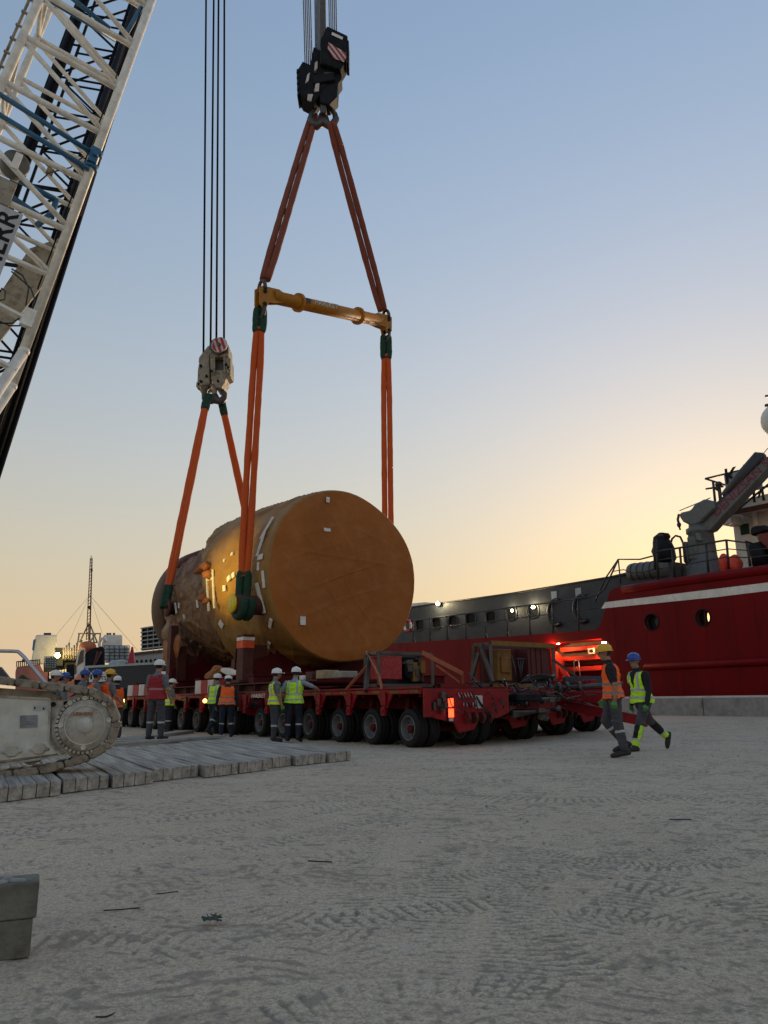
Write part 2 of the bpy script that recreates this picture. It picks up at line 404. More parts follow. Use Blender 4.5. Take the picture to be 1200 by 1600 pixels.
def ground_mat():
    m = bpy.data.materials.new('dusty_quay'); m.use_nodes = True; n = m.node_tree; L = n.links
    b = n.nodes['Principled BSDF']; b.inputs['Roughness'].default_value = .92; b.inputs['Specular IOR Level'].default_value = .25
    g = n.nodes.new('ShaderNodeNewGeometry')
    def noise(sc, det=8, ro=.6, st=None):
        t = n.nodes.new('ShaderNodeTexNoise'); t.inputs['Scale'].default_value = sc; t.inputs['Detail'].default_value = det; t.inputs['Roughness'].default_value = ro
        if st:
            mp = n.nodes.new('ShaderNodeMapping'); mp.inputs['Scale'].default_value = st; L.new(g.outputs[0], mp.inputs[0]); L.new(mp.outputs[0], t.inputs[0])
        else: L.new(g.outputs[0], t.inputs[0])
        return t.outputs[0]
    def mix(f, a, c):
        x = n.nodes.new('ShaderNodeMix'); x.data_type = 'RGBA'; L.new(f, x.inputs[0])
        for s_, k in ((a, 6), (c, 7)):
            if isinstance(s_, tuple): x.inputs[k].default_value = (*s_, 1)
            else: L.new(s_, x.inputs[k])
        return x.outputs[2]
    def rng(s_, a, c, d=0, e=1):
        x = n.nodes.new('ShaderNodeMapRange'); x.inputs[1].default_value = a; x.inputs[2].default_value = c; x.inputs[3].default_value = d; x.inputs[4].default_value = e
        L.new(s_, x.inputs[0]); return x.outputs[0]
    c = mix(rng(noise(.45), .35, .65), (.62,.485,.345), (.72,.57,.415))
    c = mix(rng(noise(2.2, 9, .7), .5, .72, 0, .7), c, (.64,.55,.43))
    c = mix(rng(noise(1.1, 9, .7, (1,2.2,1)), .54, .7, 0, .65), c, (.38,.31,.235))
    c = mix(rng(noise(14, 6, .7), .55, .75, 0, .6), c, (.26,.23,.19))
    c = mix(rng(noise(6, 9, .75, (1,1.6,1)), .6, .72, 0, .5), c, (.66,.61,.54))
    c = mix(rng(noise(48, 5, .8), .44, .6, 0, .6), c, (.22,.185,.145))
    c = mix(rng(noise(130, 3, .7), .5, .7, 0, .7), c, (.19,.165,.13))
    c = mix(rng(noise(80, 3, .75), .56, .68, 0, .6), c, (.78,.68,.54))
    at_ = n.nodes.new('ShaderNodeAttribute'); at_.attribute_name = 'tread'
    c = mix(rng(at_.outputs['Fac'], -.05, -.45, 0, .6), c, (.2,.17,.14))  # tread grooves darkened: pressed dust plus crease shade put into the colour
    c = mix(rng(at_.outputs['Fac'], .1, .45, 0, .3), c, (.62,.56,.48))  # tread ridges lightened in colour, as if catching light
    L.new(c, b.inputs['Base Color'])
    bp = n.nodes.new('ShaderNodeBump'); bp.inputs['Strength'].default_value = .8; bp.inputs['Distance'].default_value = .01
    L.new(noise(45, 8, .75), bp.inputs['Height'])
    bp2 = n.nodes.new('ShaderNodeBump'); bp2.inputs['Strength'].default_value = .35; bp2.inputs['Distance'].default_value = .012
    L.new(noise(9, 8, .7), bp2.inputs['Height']); L.new(bp2.outputs[0], bp.inputs['Normal'])
    L.new(bp.outputs[0], b.inputs['Normal'])
    return m
GM = ground_mat()
NC, NR_ = 900, 860
tt = np.linspace(0, 1, NR_); ys = 1.6*(34/1.6)**tt
rr_ = np.linspace(-.85, .85, NC)
YY, RR = np.meshgrid(ys, rr_, indexing='ij'); XX = RR*YY
VV = (XX-O.x)*V.x+(YY-O.y)*V.y
edge = np.minimum(1, (34-YY)/4.0); edge = np.clip(edge, 0, 1)
lat = np.clip((.85-np.abs(RR))/.05, 0, 1)
edge = edge*lat
HH = height(XX, YY)*edge+rise(XX, YY)-(1-lat)*.03
co = np.stack([XX, YY, HH], -1).reshape(-1, 3)
idx = np.arange(NR_*NC).reshape(NR_, NC)
q = np.stack([idx[:-1, :-1], idx[:-1, 1:], idx[1:, 1:], idx[1:, :-1]], -1)
keep = (VV[:-1, :-1] < 23.4)
q = q[keep].reshape(-1, 4)
me = bpy.data.meshes.new('ground_scuffed')
me.vertices.add(len(co)); me.vertices.foreach_set('co', co.ravel())
me.loops.add(q.size); me.loops.foreach_set('vertex_index', q.ravel())
me.polygons.add(len(q)); me.polygons.foreach_set('loop_start', np.arange(len(q))*4); me.polygons.foreach_set('loop_total', np.full(len(q), 4))
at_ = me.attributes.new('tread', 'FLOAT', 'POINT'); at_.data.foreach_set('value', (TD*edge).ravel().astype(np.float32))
me.update(); me.validate(); me.polygons.foreach_set('use_smooth', np.ones(len(q), bool)); me.materials.append(GM)
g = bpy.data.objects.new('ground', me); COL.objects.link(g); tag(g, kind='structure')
b = MB()
us = [-260, -60, -20, 0, 20, 40, 66]; vs = [-260, -60, -20, 0, 11, 13.5, 16, 18.5, 21, 23.7]
pts = [T(u, v, .2*float(sstep(11, 21, np.array(float(v))))-.024) for v in vs for u in us]; k = len(us)
b.add(pts, [(j*k+i, j*k+i+1, (j+1)*k+i+1, (j+1)*k+i) for j in range(len(vs)-1) for i in range(k-1)], True)
o = b.build('ground', GM); tag(o, kind='structure')
b = MB().tbx(-260, 66.05, 23.7, 24.0, -3.5, .17)
b.tbx(66.0, 66.3, -260, 23.68, -3.5, -.04); tag(b.build('quay_wall', M_['concrete']), kind='structure')
ms = mat('sea_water', (.02,.035,.045), .12, var=.2, bump=.8, bscale=.6)
b = MB().add([(-3000,-1500,-2.6),(3000,-1500,-2.6),(3000,4000,-2.6),(-3000,4000,-2.6)], [(0,1,2,3)]); tag(b.build('sea', ms), kind='structure')
# kerb along the quay edge: one low concrete upstand
kb = empty('quay_kerb', T(0, 23.6, .15), 'long pale concrete kerb along the quay edge beneath the red ship', 'kerb')
for i in range(-4, 16):
    MB().tbx(i*4.0+.02, i*4.0+3.98, 23.2+rnd.uniform(-.01, .01), 23.9, .12, 1.02).build('kerb_block', M_['concrete'], kb, bev=.04)
# litter on the lot: wire offcuts, splinters, crumpled plastic
def sticks(px, py, ln, ang, r_=.008, bend=.3):
    p = gz(px, py, .012); pts = []
    for i in range(5):
        t = i/4-.5; pts.append(p+Vector((math.cos(ang)*ln*t-math.sin(ang)*bend*ln*(t*t-.2), math.sin(ang)*ln*t+math.cos(ang)*bend*ln*(t*t-.2), .004)))
    return pts
for (px, py, ln, an, bd, m_, lab) in (
    (190,1422,.17,.25,.05,'trnavy','dark flat splinter on the dusty ground, longest of the scraps near the timber block'),
    (165,1588,.06,.6,1.2,'hose','curled black wire offcut at the bottom left edge of the quay'),
    (500,1347,.16,-.25,.05,'hose','straight dark stick lying on the quay in mid ground'),
    (490,1321,.15,.0,.1,'wood','short splinter with a raised chip on the dusty ground'),
    (1063,1281,.18,-.1,.1,'hose','dark bent wire scrap on the right of the quay'),
    (280,1558,.1,.15,.3,'wood','thin curved twig low on the quay between two scraps'),
    (262,1396,.11,.5,.05,'hose','thin dark sliver beside the tyre tracks at left')):
    o = MB().tube(sticks(px, py, ln, an, bend=bd), (.003 if py > 1350 else .0045), 5).build('debris_stick' if m_ != 'hose' else 'wire_offcut', M_[m_]); tag(o, lab, 'scrap', 'scraps littering the quay')
b = MB(); p = gz(332, 1438, .02)
for i in range(16):
    a = rnd.uniform(0, 6.3); q1 = p+Vector((math.cos(a)*.045, math.sin(a)*.05, rnd.uniform(0, .01))); q2 = p+Vector((math.cos(a+1.6)*.05, math.sin(a+1.6)*.055, rnd.uniform(0, .02)))
    b.tube([q1, p+Vector((rnd.uniform(-.03, .03), rnd.uniform(-.03, .03), .012)), q2], .003, 4)
tag(b.build('crumpled_net', mat('dusty_net', (.07,.1,.085), .9)), 'small dark green crumpled scrap of netting on the ground', 'scrap')
# loose stones, nobody could count them
b = MB()
for i in range(700):
    y = 2.2*(20/2.2)**rnd.random(); x = rnd.uniform(-.6, .6)*y; s_ = rnd.choice((.004,.006,.009,.013))*(.6+y*.06)
    b.ell((x, y, s_*.3+rise(np.array(x), np.array(y))), s_*rnd.uniform(.8, 1.6), s_, s_*.6, None, 5, 3)
tag(b.build('gravel', mat('pebbles', (.42,.38,.33), .9, var=.5, scale=3)), 'loose crumbs of stone scattered on the quay', kind='stuff')

# ---------------------------------------------------------------- timber mats under the crane
A0 = gz(0, 1253); A1 = gz(545, 1188)
fd = Vector((A1.x-A0.x, A1.y-A0.y, 0)); FL = fd.length; fd.normalize()
bd = Vector((-.465, .885, 0)).normalized()
bw = .20
def beam(b, s0, s1, back, z0, z1, jit):
    # footprint cut square to the beam's own length
    n_ = Vector((bd.y, -bd.x, 0)); p0 = Vector((A0.x, A0.y, 0))+fd*s0; p1 = Vector((A0.x, A0.y, 0))+fd*s1
    j = rnd.uniform(-jit, jit)
    q = [p0+bd*j, p1+bd*j, p1+bd*(back+j), p0+bd*(back+j)]
    z1 += rnd.uniform(-.004, .004)
    b.add([v_+Z*z0 for v_ in q]+[v_+Z*z1 for v_ in q], [(0,3,2,1),(4,5,6,7),(0,1,5,4),(1,2,6,5),(2,3,7,6),(3,0,4,7)])
sp_ = .165; s = -7*4*sp_; i = 0
mats_n = 0
while s < FL-.05:
    nb_ = rnd.choice((4,4,5)); e = min(s+nb_*sp_, FL)
    if FL-e < .5: e = FL
    offs = rnd.uniform(-.15, .15); k = max(1, round((e-s)/sp_)); stp = (e-s)/k
    c_ = Vector((A0.x, A0.y, 0))+fd*((s+e)/2)+bd*3
    root = empty('timber_mat', c_)
    for j in range(k):
        b = MB(); beam(b, s+j*stp+.004, s+(j+1)*stp-.004-(.03 if j == k-1 else 0), 5.6+rnd.uniform(-.05, .05), .012, .165+rnd.uniform(-.004,.004), .01)
        for f_ in range(len(b.v)): b.v[f_] += bd*offs
        ob = b.build('beam', M_['matwood'], root, bev=.006)
    mats_n += 1; px_s = (s+e)/2
    tag(root, None, 'timber mat', 'timber mats laid in a row on the quay'); root['_s'] = px_s
    s = e+.012
roots = sorted([o for o in COL.objects if o.name.startswith('timber_mat')], key=lambda o: o['_s'])
words = ['first', 'second', 'third', 'fourth', 'fifth', 'sixth', 'seventh', 'eighth', 'ninth', 'tenth', 'eleventh', 'twelfth']
vis = [o for o in roots if o['_s'] > -.3]
for o in roots:
    if o in vis:
        n_ = len(vis)-1-vis.index(o)
        o['label'] = 'weathered grey timber mat, '+('at the right-hand end of the row' if n_ == 0 else words[n_]+' from the right-hand end of the row')
    else: n3_ = [q for q in roots if q not in vis][::-1].index(o); o['label'] = 'grey timber mat under the crane track, '+words[min(n3_, 11)]+' beyond the left picture edge'
    del o['_s']
# long loose boards lying behind / across the mats
for (a_, b_, w_, h_, lab) in (((0,1176,.19),(345,1150,.19),.2,.05,'long thin grey board laid across the timber mats behind the crane track'),
                              ((180,1158,.05),(292,1143,.05),.5,.09,'wide short plank near the boots of the worker in the red vest')):
    p, q_ = gz(*a_), gz(*b_)
    tag(MB().bar(p+Z*(-.0), q_, w_, h_).build('plank', M_['wood'], bev=.008), lab, 'plank', 'loose planks by the mats')
for (x_, y_, L_, a_) in ((-5.4, 19.4, 3.6, .3), (-5.9, 20.4, 3.4, .34), (-4.2, 18.6, 3.0, .26)):
    p = Vector((x_, y_, .07)); d = Vector((math.cos(a_), math.sin(a_), 0))
    tag(MB().bar(p-d*L_/2, p+d*L_/2, .6, .14).build('plank', M_['wood'], bev=.01), 'low grey timber sleeper between the mats and the trailer wheels, '+{-5.4: 'middle one of three', -5.9: 'farthest of three', -4.2: 'nearest of three'}[x_], 'plank', 'sleepers beside the trailer')
# stacked timber block at the lower left edge
st = empty('timber_stack', gz(-40, 1500), 'two dark squared timbers stacked at the bottom left corner of the picture', 'timber stack')
p0 = gz(51, 1497); ax = Vector((-.93, -.36, 0)).normalized(); ay = Vector((-.40, .92, 0)).normalized()*1
for k, (z0, z1, off) in enumerate(((.0, .145, .012), (.147, .285, 0.0))):
    c = p0+ax*(.6+off)+ay*.09+Z*((z0+z1)/2-0)
    MB().box(c, (1.2, .18, z1-z0), (ax, ay, Z)).build('timber', mat('dark_timber%d' % k, (.15,.145,.12), .9, var=.3, bump=.7, bscale=25, dirt=(.08,.072,.058), damt=.7, dscale=9), st, bev=.006)
pc = p0+ax*.42+ay*.1+Z*.286
b = MB()
for i in range(60):
    c = pc+ax*rnd.uniform(-.35, .5)+ay*rnd.uniform(-.07, .06)
    b.ell(c, rnd.uniform(.008, .05), rnd.uniform(.008, .035), rnd.uniform(.004, .018), None, 6, 4)
b.build('dust_heap', M_['concrete'], st)
# ---------------------------------------------------------------- wrapped drum
VC, ZC = 4.5, 5.58
UA = 10.0
from mathutils import noise as mn
def prof(u):      # radius along the drum
    pts = [(0,3.19),(.04,3.23),(.12,3.26),(.8,3.27),(1.6,3.3),(2.3,3.28),(2.7,3.36),(3.0,3.52),(4.2,3.56),(5.5,3.5),(7.5,3.45),(12,3.4)]
    for (a, ra), (b_, rb) in zip(pts, pts[1:]):
        if u <= b_: return ra+(rb-ra)*(u-a)/(b_-a)
    return pts[-1][1]
def wr(c, k, seed): return mn.noise(Vector((c[0]*k+seed, c[1]*k, c[2]*k)))
def ustep(ps): return 5.2+3.4*max(0, math.sin(ps))**1.5
def sec1(u, ps):
    r = prof(u-UA)
    d = u-UA
    p = (math.cos(ps)*3, math.sin(ps)*3, u)
    r += wr(p, .35, 3)*.10*min(1, d/1.5+.05)+wr(p, .45, 33)*.14-max(0, wr(p, .5, 77)-.25)*.25+wr((p[0], p[1], u*.35), 2.2, 9)*.035*min(1, d)
    r += max(0, wr((ps*7+u*.8, u*.4, 0), 1.6, 5))*.05*min(1, d)
    rip = abs(wr((ps*5-u*1.1, u*.25, 2), 2.3, 15)); r += max(0, .12-rip)*.3*min(1, d*1.5)
    return r
cargo = empty('wrapped_cargo_drum', T(UA+6, VC, 2.2), 'huge horizontal drum wrapped in orange-brown tarpaulin hanging just above the red trailers', 'cargo drum')
NP = 220
tarp1 = mat('tan_tarpaulin', (.3,.165,.045), .55, spec=.3, var=.14, scale=1.2, dirt=(.2,.085,.03), damt=.6, dscale=.7, bump=.35, bscale=5)
tarp2 = mat('grey_brown_tarpaulin', (.22,.12,.06), .5, spec=.4, var=.2, scale=1.5, dirt=(.13,.05,.025), damt=.6, dscale=.8, bump=.4, bscale=6)
tarp0 = mat('orange_brown_end_cover', (.36,.12,.025), .65, spec=.2, var=.16, scale=.5, dirt=(.44,.21,.1), damt=.3, dscale=2.0, bump=.35, bscale=3)
b = MB(); NU = 110; vs = []; 
for i in range(NU+1):
    for k in range(NP):
        ps = 2*math.pi*k/NP; u = UA+.0+(ustep(ps)+.25*wr((ps*6, 1, 1), 1, 2))*(i/NU)**1.05
        r = sec1(u, ps)
        if i > NU-4: r -= (i-(NU-4))*.2
        vs.append(T(u, VC+r*math.cos(ps), ZC+r*math.sin(ps)))
b.add(vs, [(i*NP+k, i*NP+(k+1) % NP, (i+1)*NP+(k+1) % NP, (i+1)*NP+k) for i in range(NU) for k in range(NP)], True)
b.build('front_cover', tarp1, cargo)
# front end disc, slightly sagging cloth with creases
b = MB(); vs = [T(UA-.06, VC, ZC)]; NRg = 60
for i in range(1, NRg+1):
    f = i/NRg
    for k in range(NP):
        ps = 2*math.pi*k/NP
        rim = sec1(UA, ps)
        r = rim*f
        p = (math.cos(ps)*r, math.sin(ps)*r, 0)
        bulge = .07*(1-f**6)
        cr = wr(p, .5, 11)*.07+max(0, .06-abs(wr((p[0]*.5-p[1]*1.3, p[1]*.4, 8), .9, 61)))*.3+wr((p[0]*1.0, p[1]*.5, 0), 1.5, 4)*.022+max(0, .1-abs(wr((p[0]*1.4+p[1], p[1]*.6, 3), .8, 21)))*.22
        seam = .02*math.exp(-((p[1]-.62+.05*p[0])/.03)**2)
        vs.append(T(UA-.0-bulge-(cr+seam)*(1-f**8), VC+p[0], ZC+p[1]))
fs = [(0, 1+k, 1+(k+1) % NP) for k in range(NP)]+[(1+(i-1)*NP+k, 1+(i-1)*NP+(k+1) % NP, 1+i*NP+(k+1) % NP, 1+i*NP+k) for i in range(1, NRg) for k in range(NP)]
b.add(vs, fs, True); b.build('end_cover', tarp0, cargo)
# rear, looser cover
UB = UA+12.3
def sec2(u, ps):
    t = (u-(UA+4.6))/(UB-UA-4.6)
    r = 2.74
    if t > .9: r *= math.sqrt(max(0.02, 1-((t-.9)/.1)**2*.35))
    p = (math.cos(ps)*3, math.sin(ps)*3, u)
    r += wr(p, .55, 31)*.1
    f1 = wr((ps*2.2+u*.55, u*.25, 1), 1.7, 41); r += max(0, .14-abs(f1))*1.1*(1-.4*t)
    f2 = wr((ps*3-u*.8, u*.2, 4), 2.2, 51); r += max(0, .1-abs(f2))*.7
    f3 = wr((ps*9, u*1.6, 4), 1, 61); r += f3*.015
    if math.sin(ps) > 0: r += .16*math.exp(-((u-UA-9.1)/.4)**2)
    return r
b = MB(); NU = 120; vs = []
for i in range(NU+1):
    for k in range(NP):
        ps = 2*math.pi*k/NP; u = UA+4.6+(UB-UA-4.6)*i/NU; r = sec2(u, ps)
        vs.append(T(u, VC+r*math.cos(ps), ZC-.05+r*math.sin(ps)))
vs.append(T(UB+.1, VC, ZC)); n0 = NU*NP
b.add(vs, [(i*NP+k, i*NP+(k+1) % NP, (i+1)*NP+(k+1) % NP, (i+1)*NP+k) for i in range(NU) for k in range(NP)]+[(n0+k, n0+(k+1) % NP, len(vs)-1) for k in range(NP)], True)
b.build('rear_cover', tarp2, cargo)
b = MB(); b.lathe([(0,2.85),(.15,2.98),(1.1,3.0),(1.4,2.9),(1.5,0)], T(UB-.6, VC, ZC-.02), U, 64); b.build('rear_flange', mat('dark_brown_cover', (.1,.045,.02), .6, bump=.4, bscale=4), cargo)
# white tape patches: (px, py, w, h, tilt) located on the near side of the drum
def on_side(px, py, sec=sec1, lift=.012):
    d = ray(px, py); best = None
    t = 8.0
    while t < 50:
        P = C0+d*t; q_ = P-O; u = q_.dot(U); v = q_.dot(V)-VC; z = P.z-ZC
        if UA-.2 < u < UB:
            ps = math.atan2(z, v); fn = sec1 if u < UA+ustep(ps) else sec2
            if math.hypot(v, z) < fn(max(u, UA), ps): break
        t += .01
    ps = math.atan2(z, v); n_ = V*math.cos(ps)+Z*math.sin(ps)
    return P+n_*lift, n_, ps
def patch(px, py, w_, h_, tilt=0, m_='tape', name='tape_patch'):
    P, n_, ps = on_side(px, py)
    ta = U; tb = n_.cross(U).normalized(); a = R(tilt)
    x = ta*math.cos(a)+tb*math.sin(a); y = n_.cross(x).normalized()
    MB().box(P+n_*.03, (w_, h_, .05), (x, y, n_)).build(name, M_[m_], cargo)
for q_ in ((359,904,.26,.2,20),(364,866,.16,.12,10),(352,876,.1,.12,0),(366,899,.22,.2,15),(352,919,.22,.22,0),(372,921,.1,.34,0),(347,975,.34,.26,25),
           (408,934,.22,1.1,0),(405,885,.1,.3,0),(408,871,.35,.2,0),(424,973,.5,.14,35),(421,1007,.5,.12,30),(314,1009,.6,.14,20),(325,1007,.3,.1,15),(271,987,.75,.14,28),
           (310,943,.14,.35,0),(289,963,.12,.2,0),(276,950,.14,.5,10),(281,946,.1,.24,-15),(300,1000,.35,.1,12),(378,911,.18,.55,10),(413,905,.12,.6,0)): patch(*q_)
# taped outlines (strips)
for q_ in ((335,920,.10,1.5,0),(330,905,.7,.1,0),(326,925,.12,1.5,0),(409,850,.12,1.0,0),(418,826,.12,1.0,0)): patch(*q_, name='tape_strip')
for (px, py, s_) in ((326,886,.2),(330,898,.2),(316,893,.17),(322,935,.2),(328,938,.15),(270,945,.18)):
    P, n_, ps = on_side(px, py); b = MB(); b.ell(P+n_*.1, s_*1.15, s_*1.05, s_*.95, (U, V, Z), 14, 9)
    for i, p in enumerate(b.v): b.v[i] = p+Vector((1,1,1))*mn.noise(p*4)*.08+V*mn.noise(p*7)*.1
    b.build('wrapped_pipe_stub', M_['sheet'], cargo)
def facepatch(px, py, w_, h_):
    d = ray(px, py); t = (UA-.1-(C0-O).dot(U))/d.dot(U); P = C0+t*d
    MB().box(P-U*.02, (.02, w_, h_), (U, V, Z)).build('label_sticker', M_['tape'], cargo)
for q_ in ((511,828,.28,.12),(512,781,.14,.2),(473,970,.22,.3)): facepatch(*q_)
# trunnions where the slings grip
SLB = VP(388, 938, .72); SRB = T(*( (lambda a: (a[0], 8.35, SLB.z))(vp(612, 810, 8.35)) ))
uB1, zB1 = vp(388, 945, 1.0)
b = MB(); b.lathe([(-1.3,.34),(.55,.34),(.55,0)], T(uB1, 1.0, zB1), -V, 28); b.build('trunnion', M_['redox'], cargo)
b = MB(); b.lathe([(0,.33),(.06,.33),(.1,.28),(.1,0)], T(uB1, .42, zB1), -V, 28); b.build('trunnion_cap', M_['yellowcap'], cargo)
b = MB(); b.lathe([(-1.3,.36),(.0,.36),(0,.44),(.09,.44),(.09,0)], T(SRB.dot(U)-O.dot(U), 7.9, zB1), V, 28); b.build('trunnion', M_['redox'], cargo)
uB2, zB2 = vp(265, 950, 1.55)
b = MB(); b.lathe([(-1.2,.3),(.0,.3),(0,.4),(.09,.4),(.09,0)], T(uB2, 1.5, zB2), -V, 24); b.build('trunnion', M_['redox'], cargo)
b = MB(); b.lathe([(-1.2,.3),(.0,.3),(0,.4),(.09,.4),(.09,0)], T(uB2, 7.5, zB2), V, 24); b.build('trunnion', M_['redox'], cargo)
# saddle frames of the drum
sad = MB()
def post(px, v, w_, ztop, zbot=1.66, m_='redox', name='support_post'):
    u = vp(px, 1000, v)[0]; b = MB(); b.tbox(u, v, (ztop+zbot)/2, w_, w_*.8, ztop-zbot); b.tbox(u, v, zbot+.05, w_*1.8, w_*1.6, .1)
    b.tbox(u, v+.4, zbot+.7, .06, .9, 1.3); b.build(name, M_[m_], cargo); return u
u1 = post(384, 1.35, .5, 3.35); post(370, 1.9, .3, 2.6); u2 = post(283, 1.7, .5, 3.4); post(270, 1.4, .4, 4.3)
b = MB(); b.tbox(u1, 1.35, 3.0, .52, .45, .25); b.build('orange_collar', M_['orange'], cargo)
b = MB(); b.tbox(u1, 1.35, 3.2, .53, .46, .12); b.build('white_collar', M_['tape'], cargo)
b = MB()
for u_ in (u1, u2, 12.2, 20.5):
    poly = [(-3.2, 1.66), (3.2, 1.66), (3.2, 2.4), (2.0, 2.7)]+[(2.6*math.cos(a), ZC-.35+3.05*math.sin(a)-.0) for a in [R(-40-10*i) for i in range(11)]]+[(-2.0, 2.7), (-3.2, 2.4)]
    b.prism(poly, lambda a, z, h: T(u_+h, VC+a, z), -.12, .12)
b.build('saddle_frame', M_['reddark'], cargo)
# hanging flaps of loose cover under the drum
def flap(name, pts, v0, m_, th=.25):
    b = MB(); P = [vp(x, y, v0) for x, y in pts]
    b.prism(P, lambda u, z, h: T(u, v0+h, z), 0, th); o = b.build(name, m_, cargo)
    me = applied(o, [('SUBSURF', dict(levels=2, render_levels=2))])
    for v_ in me.vertices: v_.co += Vector((mn.noise(v_.co*2)*.12, mn.noise(v_.co*2.4+Vector((9,0,0)))*.16, 0))
flap('cover_flap', [(262,985),(282,990),(278,1015),(268,1050),(252,1045),(246,1020),(252,995)], 1.35, M_['sheet'])
flap('cover_flap', [(330,1036),(350,1040),(342,1060),(310,1066),(322,1050)], 1.6, M_['sheet'])
flap('cover_flap', [(345,1040),(375,1048),(378,1056),(350,1056),(338,1048)], 1.5, M_['tape'], .1)
flap('cover_flap', [(258,960),(266,975),(262,1005),(246,1000),(252,985)], 1.2, tarp2, .2)

# grillage beams and packing between the drum and the trailers (one thing each)
for (z0, z1, v0, lab) in ((1.31, 1.62, .9, 'long red steel grillage beam under the near side of the drum'), (1.31, 1.62, 7.6, 'long red steel grillage beam under the far side of the drum')):
    b = MB(); b.tbx(8.6, 24, v0, v0+.45, z1-.04, z1); b.tbx(8.6, 24, v0, v0+.45, z0, z0+.04); b.tbx(8.6, 24, v0+.2, v0+.25, z0+.04, z1-.04)
    for i in range(13): b.tbx(8.7+i*1.25, 8.74+i*1.25, v0+.02, v0+.2, z0+.04, z1-.04)
    tag(b.build('grillage_beam', M_['redox']), lab, 'steel beam', 'grillage beams on the trailers')
for i, u_ in enumerate((8.8, 10.6, 12.9, 15.4, 18.0, 20.9, 23.2)):
    b = MB(); b.tbx(u_-.2, u_+.2, 1.1, 8.0, 1.625, 1.86); b.tbx(u_-.26, u_+.26, 1.05, 8.05, 1.862, 1.9)
    tag(b.build('cross_beam', M_['reddark'], bev=.01), 'dark red cross beam lying on the grillage under the drum, '+['nearest the camera', 'second from the camera', 'third from the camera', 'fourth from the camera', 'fifth from the camera', 'sixth from the camera', 'farthest from the camera'][i], 'steel beam', 'cross beams under the drum')
for i, (px, v_, w_, h_, mm, lab) in enumerate(((482,1.2,.25,.14,'tape','pale crumpled packing block beneath the drum'),(494,1.0,.4,.22,'redox','brownish packing block beneath the drum, next to the pale one'),(512,1.0,.5,.24,'woodlight','light timber packing block beneath the drum'),(540,1.0,.5,.18,'wood','low grey packing block beneath the drum near the power pack'))):
    u_ = vp(px, 1040, v_)[0]
    tag(MB().tbox(u_, v_, 1.625+h_/2, w_, .5, h_).build('packing_block', M_[mm], bev=.02), lab, 'block', 'packing blocks under the drum')

# ---------------------------------------------------------------- slings
def bundle(name, a, b, r, n, m_, parent=None, sag=0, twist=0, segs=14, gap=1.7, nstr=2, lumpy=.12):
    a, b = Vector(a), Vector(b); d = (b-a).normalized(); x = d.cross(Vector((0,1,0))).normalized()
    mb = MB()
    for k in range(nstr):
        off = x*((k-(nstr-1)/2)*r*gap); pts = []; rs = []
        for i in range(segs*3+1):
            t = i/(segs*3); pts.append(a.lerp(b, t)+off*(1-.4*abs(2*t-1)**6)); rs.append(r*(1+lumpy*(mn.noise(Vector((i*.55, k*5, a.x))))))
        mb.tube(pts, rs, n)
    return mb.build(name, m_, parent)
LE = VP(409, 462, 1.0); RE = VP(603, 505, 8.1)           # spreader bar pins
HK = VP(504, 186, 4.5)
def fab(name, lab, a, b, r, body, sleeve_a=0, sleeve_b=0, grp=None, cat='sling', r2=1.15, gap=2.1):
    root = empty(name, b, lab, cat, grp)
    a, b = Vector(a), Vector(b); L_ = (b-a).length; d = (b-a)/L_
    bundle('fabric', a+d*sleeve_a*.8, b-d*sleeve_b*.8, r, 10, body, root, gap=gap)
    if sleeve_a: bundle('green_sleeve', a, a+d*sleeve_a, r*r2, 10, M_['green'], root, segs=4, gap=gap*.9)
    if sleeve_b: bundle('green_sleeve', b-d*sleeve_b, b, r*r2, 10, M_['green'], root, segs=4, gap=gap*.9)
    return root
s1 = fab('lifting_sling', 'faded orange-brown sling from the black hook to the left end of the yellow bar', VP(490, 180, 4.3), VP(414, 437, 1.3), .135, M_['slingold'], grp='slings on the lifting gear')
s2 = fab('lifting_sling', 'faded orange-brown sling from the black hook to the right end of the yellow bar', VP(518, 192, 4.7), VP(598, 486, 7.9), .135, M_['slingold'], grp='slings on the lifting gear')
s3 = fab('lifting_sling', 'bright orange double sling from the left end of the yellow bar down to the drum', VP(407, 482, 1.0), T(uB1, .78, zB1+.25), .125, M_['sling'], 1.0, .9, grp='slings on the lifting gear')
s4 = fab('lifting_sling', 'orange double sling hanging from the right end of the spreader bar behind the drum', VP(603, 525, 8.1), T(SRB.dot(U)-O.dot(U), 8.15, zB1), .125, M_['sling'], 1.15, .8, grp='slings on the lifting gear')
# bulky green sleeve around the near trunnion
b = MB(); b.tube([T(uB1+.38*math.cos(a), .66, zB1+.42*math.sin(a)) for a in [R(x) for x in range(-200, 21, 20)]], .16, 10)
b.tube([T(uB1+.38*math.cos(a), .95, zB1+.42*math.sin(a)) for a in [R(x) for x in range(-200, 21, 20)]], .16, 10)
o = b.build('green_sleeve', M_['green'], s3)
# second crane slings
H2 = VP(334, 622, 4.3)
s5 = fab('lifting_sling', 'orange sling from the cream hook block down to the near side of the drum rear', H2-V*.35+Z*.1, T(uB2, 1.3, zB2), .135, M_['sling'], 1.0, 1.1, grp='slings on the lifting gear', gap=1.2)
s6 = fab('lifting_sling', 'orange sling from the cream hook block going behind the top of the drum', H2+V*.4+Z*.1, T(uB2+2.2, 7.7, zB2), .12, M_['sling'], 1.0, .8, grp='slings on the lifting gear', gap=1.2)

